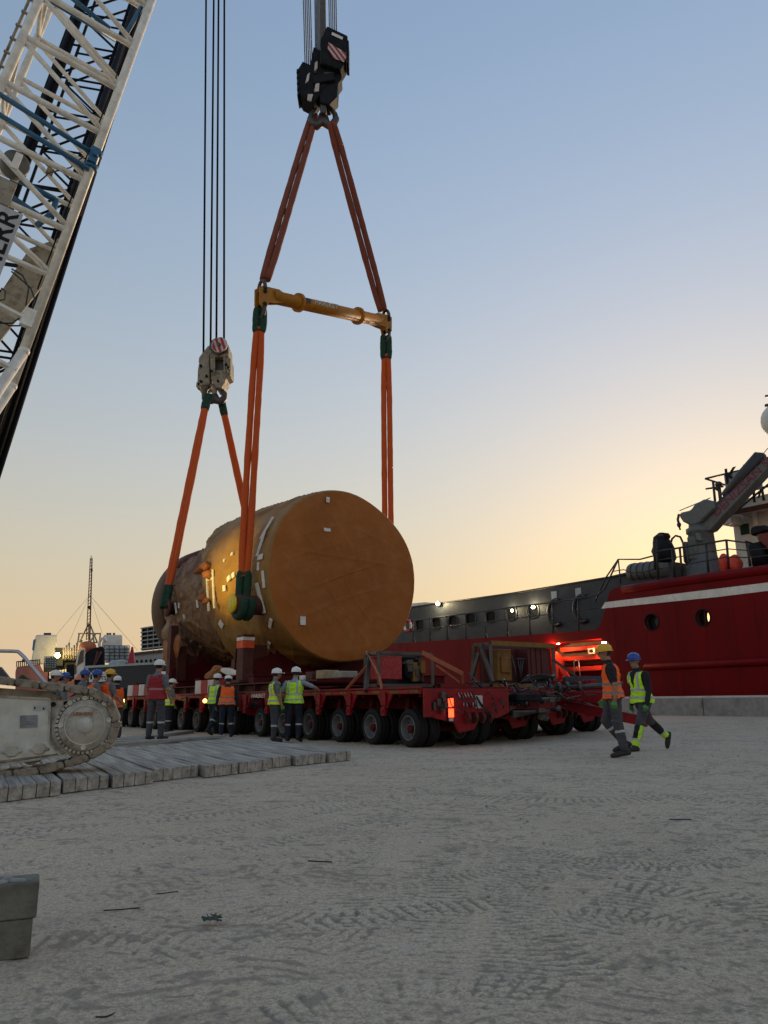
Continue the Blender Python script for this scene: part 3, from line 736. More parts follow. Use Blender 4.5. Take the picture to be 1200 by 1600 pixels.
# ---------------------------------------------------------------- yellow spreader bar
sp = empty('spreader_bar', (LE+RE)/2, 'yellow tubular spreader bar with a collar near each end, hung between orange slings', 'spreader bar')
d = (RE-LE).normalized(); L_ = (RE-LE).length; upb = Z
MB().lathe([(0.5,.265),(L_-.5,.265)], LE+Z*.05, d, 28).build('tube', M_['yellow'], sp)
for t in (.26, .74):
    MB().lathe([(-.06,.27),(-.06,.385),(.06,.385),(.06,.27)], LE+Z*.05+d*L_*t, d, 28, close=True, smooth=False).build('collar', M_['yellow'], sp)
n_ = d.cross(Z).normalized()
for e, sgn in ((LE, 1), (RE, -1)):
    b = MB()
    for off in (-.14, .14):
        poly = [(-.24,.22),(-.1,.3),(.75,.3),(.95,.22),(.95,-.22),(.55,-.3),(.22,-.34),(.14,-.58),(-.08,-.62),(-.22,-.48)]
        b.prism(poly, lambda x, z, h: e+d*(x*sgn)+Z*(z+.05)+n_*(off+h), -.035, .035)
    b.build('end_plate', M_['yellow'], sp, bev=.01)
    b = MB(); b.tube([e+n_*-.24+Z*.12, e+n_*.24+Z*.12], .08, 12); b.build('pin', M_['black'], sp); b = MB(); b.tube([e+n_*-.24-Z*.42, e+n_*.24-Z*.42], .08, 12); b.build('pin', M_['black'], sp)
    for zz, dirv in ((.12, 1), (-.42, -1)):
        pts = [e+n_*(.2*math.cos(a))+Z*(zz+dirv*(.1+.42*math.sin(a))) for a in [R(x) for x in range(0, 181, 20)]]
        MB().tube(pts, .075, 8).build('shackle', M_['steel'], sp)
rt = d; 
lettering('lettering', 'HAREKET', .3, LE+d*2.6+Z*.12-n_*-.0+(-n_ if n_.y > 0 else n_)*.27-Z*.1, d, Z, mat('bar_letters', (.5,.48,.42), .6), sp, sx=1.1)
MB().box(LE+d*2.25+Z*.1+(-n_ if n_.y > 0 else n_)*.265, (.28, .03, .2), (d, n_, Z)).build('logo_plate', M_['hullgrey'], sp)

# ---------------------------------------------------------------- hook blocks and ropes
def P_(px, py, dep): return dp(px, py, dep)
Dk = HK.y
fx = Vector((1,0,0)); fy = Vector((0,1,0))
hb = empty('hook_block', HK, 'black twin hook block with red and white hazard stripes, high above the spreader bar', 'hook block', 'crane hook blocks')
k_ = (dp(505, 100, Dk)-dp(504, 100, Dk)).length   # metres per photo pixel
def hp(px, py, dy=0.0): return dp(px, py, Dk+dy)
def slab(name, pts, dy0, dy1, m_, parent, bev=.04):
    b = MB(); b.prism(pts, lambda x, y, h: hp(x, y, dy0)+Vector((0, h-dy0, 0)), dy0, dy1); return b.build(name, m_, parent, bev=bev)
slab('sheave_housing', [(511,40),(543,55),(543,90),(532,108),(500,98),(500,62)], -.75, .1, M_['blackp'], hb)
slab('sheave_housing', [(473,95),(492,104),(492,118),(508,75),(520,100),(512,128),(490,161),(471,152),(464,140),(464,110)], -.5, .4, M_['blackp'], hb)
slab('sheave_housing', [(490,72),(500,78),(510,60),(512,118),(490,120),(485,98)], -.3, .6, M_['blackp'], hb)
slab('lower_body', [(500,105),(533,105),(534,122),(528,130),(527,150),(514,163),(500,160),(496,130)], -.45, .3, M_['black'], hb)
b = MB(); q4 = [(513,66),(541,83),(541,90),(537,97),(521,91),(512,76)]
b.prism(q4, lambda x, y, h: hp(x, y, h), -.79, -.76); b.build('hazard_plate', M_['stripew'], hb)
def clip(poly, a, b_):              # keep the part of poly left of the line a-b
    out = []; sd = lambda p: (b_[0]-a[0])*(p[1]-a[1])-(b_[1]-a[1])*(p[0]-a[0])
    for p, q_ in zip(poly, poly[1:]+poly[:1]):
        s1_, s2_ = sd(p), sd(q_)
        if s1_ >= 0: out.append(p)
        if s1_*s2_ < 0: t = s1_/(s1_-s2_); out.append((p[0]+(q_[0]-p[0])*t, p[1]+(q_[1]-p[1])*t))
    return out
b = MB()
for k in range(6):                   # red bands running down to the right
    ox = 497+k*7.6; A1_, A2_ = (ox, 60), (ox+30, 100); B1_, B2_ = (ox+3.4, 60), (ox+33.4, 100)
    pl = clip(q4, A2_, A1_) if False else q4
    pl = clip(pl, A1_, A2_); pl = clip(pl, B2_, B1_) if pl else pl
    if not pl:
        pl = clip(q4, A2_, A1_); pl = clip(pl, B1_, B2_) if pl else pl
    if len(pl) > 2: b.prism(pl, lambda x, y, h: hp(x, y, h), -.81, -.793)
b.build('hazard_stripe', M_['striper'], hb)
slab('name_plate', [(519,50),(536,58),(535,62),(518,54)], -.78, -.76, M_['tape'], hb, 0)
for q4 in ([(492,98),(496,95),(496,106),(491,111)], [(480,117),(484,113),(482,126),(477,130)]): slab('white_plate', q4, -.56, -.32, M_['stripew'], hb, 0)
for q4 in ([(493,131),(499,129),(498,142),(491,143)], [(481,147),(489,147),(486,158),(480,156)]): slab('white_plate', q4, -.56, -.51, M_['stripew'], hb, 0)
for k in range(5):
    slab('weight_rib', [(463.5+k*.3,108+k*9),(468,106+k*9),(468,111+k*9),(463+k*.3,113+k*9)], -.54, .3, M_['black'], hb, .01)
    slab('weight_rib', [(541,62+k*8),(545,63+k*8),(545,67+k*8),(541,66+k*8)], -.74, .0, M_['black'], hb, .01)
slab('cross_yoke', [(488,118),(520,112),(524,124),(490,130)], -.6, -.5, M_['black'], hb, .03)
slab('bolt_plate', [(506,112),(522,112),(520,126),(508,127)], -.53, -.46, M_['steel'], hb, .02)
slab('shank', [(499,148),(510,150),(510,176),(500,176)], -.35, .1, M_['steel'], hb)
# ramshorn hook: two upward prongs
b = MB()
for sgn in (-1, 1):
    pts = [hp(505, 180)]+[hp(505+sgn*x, y) for x, y in ((5,194),(10,197),(16,194),(20,186),(18,178),(13,171),(10,163))]
    b.tube(pts, [.2,.2,.2,.19,.16,.12,.09,.05], 10)
b.build('ramshorn_hook', M_['steel'], hb)
# ropes
b = MB()
for g0, g1, yb in ((474,485,110), (492,500,82), (501,508,76), (514,525,62)):
    for j in range(5):
        xt = g0+(g1-g0)*j/4+.0; p = hp(xt+(3 if g0 < 480 else 1), yb, .12+.03*j); top = Vector((hp(xt, 0).x, p.y+1.5, p.z)) 
        q_ = dp(xt, 0, Dk+.12+.03*j); d_ = (q_-p).normalized(); b.tube([p, p+d_*30], .03, 5)
b.build('hoist_rope', M_['ropeg'], hb)
# cream hook block
D2_ = H2.y
def h2(px, py, dy=0.0): return dp(px, py, D2_+dy)
hb2 = empty('hook_block', H2, 'smaller cream hook block with a round red and white striped disc', 'hook block', 'crane hook blocks')
def slab2(name, pts, dy0, dy1, m_, bev=.03):
    b = MB(); b.prism(pts, lambda x, y, h: h2(x, y, dy0)+Vector((0, h-dy0, 0)), dy0, dy1); return b.build(name, m_, hb2, bev=bev)
for (x0, x1) in ((328,334), (352,357)): slab2('side_plate', [(x0,540),(x1,540),(x1,586),(x0+1,580)], -.5, .6, M_['cream'])
slab2('side_plate', [(311,566),(320,562),(327,555),(327,600),(318,601),(308,604),(309,578)], -.3, .9, M_['cream'])
slab2('crosshead', [(330,578),(351,578),(354,590),(346,606),(338,606),(330,592)], -.35, .7, M_['cream'])
slab2('top_plate', [(330,552),(356,552),(356,557),(330,557)], -.55, .65, M_['cream'])
slab2('counterweight', [(355,556),(360,560),(360,586),(350,591),(349,580)], -.4, .6, M_['cream'])
slab2('counterweight', [(311,558),(325,540),(330,540),(330,552),(316,568),(310,566)], .0, .9, M_['cream'])
b = MB(); b.lathe([(-.12,.5),(.5,.5)], h2(342,542,-.55), Vector((.02,1,0)), 28); b.build('sheave', M_['steel'], hb2)
slab2('inner_gear', [(334,558),(351,558),(350,584),(336,584)], -.1, .3, M_['steel'])
for (x, y) in ((331,545),(354,545),(331,580),(354,570),(314,572),(314,596),(323,588),(357,575),(341,596)):
    b = MB(); b.lathe([(-.1,.07),(.02,.07)], h2(x, y, -.52 if x > 328 else -.34), Vector((0,1,0)), 8); b.build('bolt', M_['black'], hb2)
slab2('guard_bar', [(333,553),(336,553),(336,582),(333,582)], -.56, -.48, M_['cream'])
slab2('guard_bar', [(349,553),(352,553),(352,582),(349,582)], -.56, -.48, M_['cream'])
slab2('end_stop', [(307,596),(313,598),(312,606),(306,604)], -.3, .2, M_['cream'])
cdisc = h2(343,539,-.74); nx = Vector((1,-.15,0)).normalized(); ny = Vector((.15,1,0)).normalized(); nz = Z
rd = 12.5*(h2(344,541)-h2(343,541)).length
b = MB(); b.lathe([(-.04,rd),(.04,rd)], cdisc, ny, 32); b.build('striped_disc', M_['stripew'], hb2)
b = MB()
for x0 in (-.95, -.3, .35):
    pl = []; a = R(-22)
    for (x, z) in ((x0*rd, 1), (x0*rd+.33*rd, 1), (x0*rd+.33*rd, -1), (x0*rd, -1)):
        zz = math.sqrt(max(0, .96*rd*rd-x*x))*z; pl.append((x*math.cos(a)-zz*math.sin(a)*-1*0+zz*math.sin(-a)*0+zz*math.sin(R(22))*-1, x*math.sin(R(22))*1+zz*math.cos(R(22))))
    b.prism(pl, lambda x, z, h: cdisc+nx*x*.93+nz*z+ny*h, -.062, -.042)
b.build('red_stripe', M_['striper'], hb2)
MB().lathe([(-.12,.1),(.0,.1)], cdisc, ny, 12).build('pin', M_['steel'], hb2)
MB().tube([h2(336,600), h2(335,622)], .14, 10).build('shank', M_['cream'], hb2)
b = MB()
for sgn in (-1, 1):
    b.tube([h2(335,618)]+[h2(335+sgn*x, y) for x, y in ((4,626),(10,627),(15,622),(16,615),(12,609),(6,604))], [.2,.22,.22,.18,.14,.08,.05], 10)
b.build('ramshorn_hook', M_['steel'], hb2)
b = MB()
for i, (xb, xt, dy) in enumerate(((318,322,.6),(329,334,.2),(338,341.5,-.1),(350,350.5,-.3))):
    p = h2(xb, 545, dy); q_ = dp(xt, 0, p.y); d_ = (q_-p).normalized(); b.tube([p-d_*.3, p+d_*45], .06, 6)
b.build('hoist_rope', M_['rope'], hb2)
# ---------------------------------------------------------------- self-propelled trailers
AX = 1.47
def wheel_protos():
    tb = MB(); c = Vector((0,0,0))
    tb.lathe([(-.13,.27),(-.14,.33),(-.13,.385),(-.10,.41),(-.06,.412),(-.055,.402),(-.04,.402),(-.035,.413),(.035,.413),(.04,.402),(.055,.402),(.06,.412),(.10,.41),(.13,.385),(.14,.33),(.13,.27)], c, V, 32, close=True)
    tyre = tb.mesh('tyre', M_['tyre'])
    rb = MB(); rb.lathe([(-.135,.275),(-.148,.268),(-.148,.252),(-.125,.24),(-.02,.228),(.01,.19),(-.02,.14),(-.03,.1),(-.1,.09),(-.115,.07),(-.115,.0)], c, V, 28, cap0=False)
    for k in range(8):
        a = 2*math.pi*k/8; rb.tube([(V*-.055+U*math.cos(a)*.115+Z*math.sin(a)*.115), (V*-.02+U*math.cos(a)*.105+Z*math.sin(a)*.105)], .014, 6)
    for k in range(6):
        a = 2*math.pi*(k+.5)/6; rb.mat(1); rb.tube([(V*-.012+U*math.cos(a)*.17+Z*math.sin(a)*.17), (V*.03+U*math.cos(a)*.17+Z*math.sin(a)*.17)], .032, 8); rb.mat(0)
    rb.lathe([(.1,.27),(.12,.1),(.12,0)], c, V, 20)
    rim = rb.mesh('rim', [M_['rim'], M_['black']])
    return tyre, rim
TY, RM = wheel_protos()
def put(name, me, loc, parent, rot=0):
    o = bpy.data.objects.new(name, me); COL.objects.link(o); o.parent = parent
    o.location = Vector(loc)-Vector(parent['_w']) if parent is not None else loc
    o['_w'] = tuple(loc); o.rotation_euler = (0, 0, rot); return o
bk = MB()        # side bracket between the axles, made once at the origin
bk.prism([(-.34,-.06),(.34,-.06),(.3,-.14),(.12,-.38),(.12,-.43),(-.12,-.43),(-.12,-.38),(-.3,-.14)], lambda a, z, h: U*a+V*h+Z*z, -.0, .05)
bk.box(Z*-.5-V*.02, (.16,.08,.2), (U,V,Z)); bk.box(Z*-.22-V*.03, (.2,.05,.3), (U,V,Z)); bk.tube([Z*-.5-V*.1, Z*-.5+V*.08], .035, 8)
BRK = bk.mesh('bracket', M_['red'], bev=.008)
ar = MB(); ar.box(Z*-.3+V*.35, (.16,.5,.5), (U,V,Z), .7); ar.bar(V*.35+U*.1-Z*.1, V*.35-U*.42-Z*.72, .16, .24); ar.tube([U*-.42-Z*.72-V*.1, U*-.42-Z*.72+V*1.0], .09, 10)
ARM = ar.mesh('suspension_arm', M_['reddark'], bev=.01)
def spmt(u0, v0, n, label, detail=2, skip=()):
    root = empty('modular_trailer', T(u0+.5, v0+1.1, 0), label, 'trailer', 'self-propelled modular trailers under the drum')
    e0 = u0-.62; e1 = u0+AX*(n-1)+.72; ZT = 1.27
    b = MB(); b.tbx(e0, e1, v0-.18, v0+2.28, ZT-.012, ZT)                        # deck plate
    b.tbx(e0, e1, v0+.55, v0+1.55, .8, ZT-.05)                                   # spine
    for k in range(n*2): 
        uu = e0+.2+(e1-e0-.4)*k/(n*2-1); b.tbx(uu-.04, uu+.04, v0-.12, v0+2.22, ZT-.2, ZT-.014)
    b.build('deck', M_['reddark'], root)
    b = MB(); b.tbx(e0, e1, v0-.24, v0-.182, ZT-.13, ZT+.03); b.tbx(e0, e1, v0-.3, v0-.242, ZT-.02, ZT+.0); b.tbx(e0, e1, v0+2.282, v0+2.34, ZT-.13, ZT+.03)
    b.build('side_rail', M_['red'], root, bev=.006)
    if detail > 1:
        b = MB(); k = 0; uu = e0+.1
        while uu < e1-.4:
            b.mat(k % 2); b.tbx(uu, uu+.33, v0-.246, v0-.2415, ZT-.1, ZT-.035); uu += .36; k += 1
        b.build('reflective_tape', [M_['yelold'], M_['striper']], root)
    for i in range(n):
        uw = u0+AX*i
        for j, vv in enumerate((v0+.0, v0+.34, v0+1.46, v0+1.8)):
            if (i, j) in skip: continue
            if detail < 2 and i > 3: continue
            w_ = put('wheel', TY, T(uw, vv+.0, .413), root, R((-6 if j < 2 else 4)*(1 if detail < 2 else .3)))
            put('rim', RM, w_['_w'], w_)
        if detail > 1: 
            put('suspension_arm', ARM, T(uw+.4, v0-.02, 1.12), root); put('suspension_arm', ARM, T(uw+.4, v0+1.1, 1.12), root)
            if i < n: put('bracket', BRK, T(uw+AX/2+.02, v0-.235, ZT-.0), root)
        elif i < 3: put('suspension_arm', ARM, T(uw+.4, v0+.1, 1.12), root)
    # near end: coupling plate with its odd shape
    b = MB(); b.prism([(-.2,ZT-.02),(2.3,ZT-.02),(2.3,.72),(1.95,.6),(1.35,.55),(1.2,.36),(.75,.3),(.62,.52),(.1,.62),(-.2,.74)], lambda a, z, h: T(e0+h, v0+a, z), -.05, .0)
    b.build('end_plate', M_['red'], root, bev=.01)
    b = MB()
    for k in range(4):
        vv = v0+.95+k*.22; b.lathe([(-.03,.1),(.03,.1)], T(e0-.12, vv, .62), V, 16); b.tbx(e0-.16, e0-.052, vv-.02, vv+.02, .5, .74)
    b.build('coupling_lugs', M_['redox'], root)
    b = MB()
    for k in range(12):
        a = T(e0-.08, v0+.2+.16*k, rnd.uniform(.8, 1.2)); c_ = T(e0-.1, v0+.25+.16*k+rnd.uniform(-.2, .3), rnd.uniform(.7, 1.1))
        m_ = (a+c_)/2-U*.1-Z*rnd.uniform(.05, .25); b.tube([a, a.lerp(m_, .5)-U*.05, m_, c_.lerp(m_, .5)-U*.04, c_], .013, 5)
    b.build('air_hoses', M_['hose'], root)
    for k in range(5):
        MB().tube([T(e0-.06, v0+.75+.09*k, 1.16), T(e0-.11, v0+.77+.09*k, 1.05)], .012, 6).build('hose_coupling', M_['railsteel'], root)
        MB().tube([T(e0-.06, v0+.9+.09*k, .95), T(e0-.08, v0+.9+.09*k, .85)], .014, 6).build('hose_coupling', M_['railsteel'], root)
    b = MB()
    for k in range(7): b.box(T(e0-.09, v0+.02+rnd.uniform(0,.35), rnd.uniform(.75, 1.15)), (.1, rnd.uniform(.05,.14), rnd.uniform(.05,.16)), (U,V,Z))
    b.build('valve_cluster', M_['steel'], root, bev=.008)
    return root, e0, e1, ZT
t1, e0, e1, ZT = spmt(0, 0, 6, 'red multi-axle trailer module nearest the camera, with lit red tail lamps', 2)
b = MB(); b.tbx(e0-.09, e0-.052, .42, .58, .55, 1.08); b.build('lamp_board', M_['black'], t1, bev=.005)
for z0, z1 in ((.86,1.04),(.64,.82)):
    b = MB(); b.tbx(e0-.115, e0-.091, .43, .57, z0, z1); b.build('tail_lamp', M_['lampr'], t1, bev=.006)
b = MB(); b.tbx(e0-.1, e0-.055, .44, .56, .56, .62); b.build('number_tag', M_['plate'], t1)
b = MB(); b.tbx(e0-.06, e0-.054, 1.25, 1.47, .82, 1.1); b.build('diagonal_sign', M_['plate'], t1)
b = MB(); b.bar(T(e0-.065, 1.27, 1.08), T(e0-.065, 1.45, .84), .03, .05, up=U); b.build('sign_bar', M_['black'], t1)
b = MB(); b.tbx(e0-.12, e0-.05, -.24, -.05, .65, 1.25); b.build('corner_guard', M_['red'], t1, bev=.01)
lettering('lettering', 'HAREKET', .17, T(6*AX-1.1, -.252, ZT-.15), -U, Z, M_['tape'], t1, sx=1.3)
tb1, *_ = spmt(9.35, 0, 10, 'red multi-axle trailer module farther along, behind the workers and reaching the crane track', 2)
# marker boards and amber lamps on the far module
for px, wv in ((311, 1.2), (205, 1.6)):
    u_ = vp(px, 1080, -.3)[0]; b = MB()
    for k in range(4): b.mat(k % 2); b.tbx(u_-k*wv/2*.9, u_-(k+.9)*wv/2*.9, -.45, -.3, 1.29, 1.72)
    b.build('marker_board', [M_['stripew'], M_['striper']], tb1)
for px, py in ((321,1095),(270,1095),(194,1095)):
    u_, z_ = vp(px, py, -.32); b = MB(); b.ell(T(u_, -.34, z_), .07, .07, .07); b.build('amber_lamp', M_['lampa'], tb1)
t2, *_ = spmt(.95, 2.55, 4, 'red trailer module second from the camera, its end behind black hoses', 1)
t3, *_ = spmt(2.0, 5.1, 4, 'red trailer module third from the camera, carrying the maroon power pack', 1)
t4, e4, *_ = spmt(3.1, 7.65, 4, 'red trailer module farthest from the camera, next to the red towing frame', 1)
for (tr_, u0_, v0_) in ((t2, .95, 2.55), (t3, 2.0, 5.1), (t4, 3.1, 7.65)):
    b = MB(); b.tbx(u0_+5, 24, v0_-.15, v0_+2.25, .85, 1.262); b.build('long_deck', M_['reddark'], tr_)
    b = MB()
    for k in range(8): b.lathe([(-.3,.4),(.3,.4)], T(u0_+6.2+k*1.47, v0_+.1, .41), V, 16)
    b.build('far_wheels', M_['tyre'], tr_)
# coupling gear between module ends
cg = empty('coupling_gear', T(.2, 3.2, .5), 'dark tangle of hydraulic couplings and hoses on the trailer end beside the tail lamps', 'hydraulic gear')
b = MB(); b.tbx(-.15, .25, 2.3, 2.75, .6, 1.2); b.tbx(-.5, .1, 2.75, 3.6, .95, 1.15); b.tbx(-.3, .3, 2.9, 4.3, .7, .78); b.build('black_tank', M_['blackp'], cg, bev=.04)
b = MB()
for k in range(5): b.tube([T(-.45, 2.6, .72-.03*k), T(-.4+.1*k, 3.9, .72)], .035, 8)
b.tube([T(-.3,3.7,.6),T(.2,4.4,.55)], .09, 12); b.tube([T(-.3,3.3,1.0),T(-.2,4.5,1.0)], .05, 10); b.build('cylinders', M_['steel'], cg)
b = MB()
for k in range(34):
    u_ = rnd.uniform(-.6, .5); v_ = rnd.uniform(1.5, 4.6); z_ = rnd.uniform(1.0, 1.42); p = T(u_, v_, z_)
    q_ = T(u_+rnd.uniform(-.3,.5), v_+rnd.uniform(.3, 1.0), z_+rnd.uniform(-.25, .1)); b.tube([p, p.lerp(q_, .33)+Z*.1, p.lerp(q_, .66)-Z*.07, q_], rnd.uniform(.012, .03), 6)
b.build('hose_tangle', M_['hose'], cg)
for k in range(18):
    b = MB(); p = T(rnd.uniform(-.5,.3), rnd.uniform(2.8, 4.5), rnd.uniform(.65, 1.3)); b.box(p, (rnd.uniform(.05,.2), rnd.uniform(.05,.3), rnd.uniform(.04,.14)), (U,V,Z)); b.build('valve_block', M_['steel'], cg, bev=.008)
# steel push bar and red towing frame at the right
pb = empty('tow_bar', T(2.2, 7, 1.2), 'long grey steel bar with a bolted joint running past the trailer ends', 'tow bar')
a_ = VP(782, 1081, 4.4); c_ = VP(948, 1070, 7.2); b = MB(); b.tube([a_, a_.lerp(c_, .5)], .085, 12); b.tube([a_.lerp(c_, .5), c_, c_+(c_-a_)*.15], .065, 12); b.build('bar', M_['steel'], pb)
m_ = a_.lerp(c_, .62); d = (c_-a_).normalized(); b = MB()
for k in (-.5, -.25, 0, .35): b.lathe([(-.05,.15),(.05,.15)], m_+d*k, d, 12)
b.tube([m_-Z*.05, m_-Z*.4+d*.1], .1, 8); b.tube([m_-Z*.3+d*.2, m_-Z*.7+d*1.0], .04, 8); b.build('joint', M_['steel'], pb)
tf = empty('towing_frame', T(2.4, 6.6, .5), 'angled red towing frame beside the trailer ends, behind the man in orange', 'towing frame')
b = MB(); b.prism([VPq for VPq in [vp(x, y, 6.0) for x, y in ((816,1083),(856,1080),(944,1081),(944,1100),(884,1095),(856,1108),(842,1108))]], lambda u, z, h: T(u, 6.0+h, z), 0, .25)
b.build('side_plate', M_['red'], tf, bev=.01)
b = MB(); a_ = VP(885, 1102, 6.2); c_ = VP(1012, 1128, 7.0); b.bar(a_, c_, .12, .26); b.bar(VP(903,1089,6.1), VP(940,1103,6.4), .06, .08); b.build('beam', M_['red'], tf, bev=.01)

# ---------------------------------------------------------------- power packs
def frame_box(root, u0, u1, v0, v1, z0, z1, r_, m_, nm='frame'):
    b = MB()
    for u in (u0, u1):
        for v in (v0, v1): b.bar(T(u,v,z0), T(u,v,z1), r_, r_)
    for v in (v0, v1):
        for z in (z0, z1): b.bar(T(u0+r_/2,v,z), T(u1-r_/2,v,z), r_*.96, r_*.96)
    for u in (u0, u1):
        for z in (z0, z1): b.bar(T(u,v0+r_/2,z), T(u,v1-r_/2,z), r_*.94, r_*.94)
    b.build(nm, m_, root, bev=.006)
def UP(x, y, u):                      # point on the upright plane at u, as (v, z)
    d = ray(x, y); t = (u-(C0-O).dot(U))/d.dot(U); P = C0+t*d
    return (P-O).dot(V), P.z
# near pack: its end face looks at the camera
v0 = .1; uc = vp(592, 1060, v0)[0]; v1 = UP(676, 1060, uc)[0]; z1 = UP(592, 1020, uc)[1]; z0 = 1.36; ud = vp(571, 1060, v0)[0]
pk = empty('power_pack', T(uc, 1.0, ZT+.1), 'power pack in an open grey frame with a chipped red panel, on the nearest trailer', 'power pack', 'power packs')
frame_box(pk, uc, ud, v0, v1, z0, z1, .085, M_['steel'])
rv = UP(630, 1060, uc)[0]
b = MB(); b.tbx(uc+.03, ud-.1, v0+.06, rv, z0+.14, z1-.06); b.build('red_panel', M_['redchip'], pk, bev=.02)
b = MB(); b.tbx(uc+.25, ud+.3, rv+.08, v1-.1, z0+.05, z1-.1); b.tbx(uc+.12, uc+.3, rv+.15, rv+.5, z0+.3, z0+.7); b.tube([T(uc+.1,rv+.3,z0+.3),T(uc+.3,rv+.3,z0+.3)], .15, 14); b.build('engine', M_['blackp'], pk, bev=.02)
b = MB()
for k in range(16):
    p = T(uc+rnd.uniform(.08,.25), rnd.uniform(rv+.1,v1-.15), rnd.uniform(z0+.1, z1-.18)); b.box(p, (.1, rnd.uniform(.05,.2), rnd.uniform(.05,.2)), (U,V,Z))
b.build('engine_fittings', M_['steel'], pk, bev=.006)
b = MB(); b.tbx(uc+.08,uc+.2,v1-.55,v1-.4,z0+.1,z1-.2); b.tbx(uc+.08,uc+.2,v1-.3,v1-.15,z0+.3,z1-.15); b.build('filter_housings', M_['yelold'], pk, bev=.01)
b = MB(); b.tbx(uc-.1, ud+.1, v0-.05, v1+.05, ZT+.001, z0-.06); b.build('skid', M_['steel'], pk)
# striped end strap frame + lashings
def strapline(pts, w_, lab, m_='strap'):
    b = MB()
    for p, q_ in zip(pts, pts[1:]): b.bar(p, q_, w_, .02, up=U)
    tag(b.build('lashing_strap', M_[m_]), lab, 'strap', 'lashing straps')
strapline([VP(573,1018,.1), VP(592,1055,-.25), VP(597,1078,-.27)], .07, 'salmon strap slanting down right from the near corner of the front power pack')
strapline([VP(578,1022,.1), VP(575,1050,-.1), VP(571,1082,-.3)], .12, 'grey strap hanging at the left corner of the front power pack', 'steel')
strapline([VP(578,1036,.1), VP(549,1068,-.2), VP(541,1078,-.27)], .07, 'salmon strap slanting down left from the near corner of the front power pack')
strapline([VP(660,1020,.6), VP(722,1052,2.0), VP(723,1068,2.2)], .11, 'orange strap running right from the top of the front power pack')
strapline([VP(682,1040,.8), VP(718,1066,2.0)], .05, 'thin tan strap running right from the front power pack')
pv = 5.0; u2 = vp(768, 1050, pv)[0]; w2 = UP(866, 1050, u2)[0]; zt = UP(768, 1006, u2)[1]; d2 = vp(742, 1050, pv)[0]; zb = 1.42
pk2 = empty('power_pack', T(u2, 6.2, ZT+.1), 'maroon power pack in a yellow topped frame with old yellow machinery, on the far trailer', 'power pack', 'power packs')
frame_box(pk2, u2, d2, pv, w2, zb, zt, .1, M_['steel'])
b = MB(); b.tbx(u2-.08, u2-.052, pv-.02, w2+.02, zt-.05, zt+.09); b.build('yellow_rail', M_['yelold'], pk2)
b = MB(); b.tbx(u2-.08, u2-.052, pv-.02, w2+.02, zb-.08, zb+.03); b.build('base_rail', M_['yelold'], pk2)
vm_ = UP(828, 1050, u2)[0]; va_ = UP(784, 1050, u2)[0]; vb_ = UP(806, 1050, u2)[0]
b = MB(); b.tbx(u2+.06, d2-.1, vm_, w2-.07, zb+.06, zt-.07)
for k in range(3): b.tbx(u2+.03, u2+.058, vm_+.12+.22*k, vm_+.15+.22*k, zb+.1, zt-.1)
b.tbx(d2-.2, d2-.1, pv+.1, vm_-.05, zb+.05, zt-.1); b.build('maroon_panels', M_['maroon'], pk2)
b = MB(); b.tbx(u2+.15, u2+.6, va_, vb_, zb+.12, zt-.12); b.tbx(u2+.08, u2+.148, va_+.1, vb_-.1, zb+.35, zt-.35); b.build('yellow_machine', M_['yelold'], pk2, bev=.02)
b = MB(); b.tube([T(u2+.1,vb_+.15,zt-.4), T(u2+.1,vm_-.05,zt-.4)], .025, 6); b.tube([T(u2+.05,vb_-.1,zt-.3),T(u2,vb_-.02,zt-.7),T(u2+.05,vb_+.05,zb+.1)], .025, 6)
for k in range(3): b.tube([T(u2+.1,vb_+.2+.12*k,zt-.4), T(u2+.1,vb_+.3,zb+.2)], .018, 6)
b.build('pipes', M_['hullgrey'], pk2)
b = MB(); b.bar(VP(742,1008,pv), VP(738,1062,pv), .1); b.bar(VP(742,1008,pv), VP(766,1006,pv), .1); b.bar(VP(750,1006,pv-.1), VP(770,1066,pv-.2), .09); b.bar(VP(748,1020,pv-.1), VP(737,1060,pv-.2), .09); b.build('side_frame', M_['steel'], pk2)
b = MB(); b.tbx(u2-.1, d2+.1, pv-.05, w2+.05, ZT+.001, zb-.1); b.build('skid', M_['steel'], pk2)
strapline([VP(733,1052,4.6), VP(762,1084,3.6)], .05, 'grey strap slanting down in front of the maroon power pack', 'steel')
strapline([VP(863,1030,5.15), VP(910,1064,6.8)], .07, 'dark strap slanting down right from the maroon power pack', 'steel')
# coiled hoses and blue-black mats lying on the trailer decks
b = MB()
for k in range(9):
    c_ = VP(836+k*1.2, 1066, 5.0); b.tube([c_+U*.42*math.cos(a)+V*.3*math.sin(a)+Z*(.02*k+.03*math.sin(3*a+k)) for a in [2*math.pi*i/16 for i in range(17)]], .03, 6)
tag(b.build('hose_coil', M_['hose']), 'coiled black hoses lying in front of the maroon power pack', 'hose')
for (x0, x1, py, lab, mm) in ((880, 945, 1063, 'row of dark folded covers on the far trailer deck behind the man in orange', 'navy'), (858, 882, 1068, 'red steel clamp box on the far trailer end', 'red'), (903, 928, 1066, 'second red steel clamp box on the far trailer end, nearer the man in orange', 'red')):
    a_ = VP(x0, py, 7.5); c_ = VP(x1, py, 7.5 if mm == 'red' else 8.5); b = MB(); b.bar(a_, c_, .3, .16 if mm == 'red' else .24)
    if mm == 'red':
        for k in range(4): p = a_.lerp(c_, .15+.23*k); b.tube([p-V*.2, p-V*.15], .06, 8)
    tag(b.build('folded_cover' if mm != 'red' else 'clamp_box', M_[mm], bev=.03), lab, 'cover' if mm != 'red' else 'clamp')
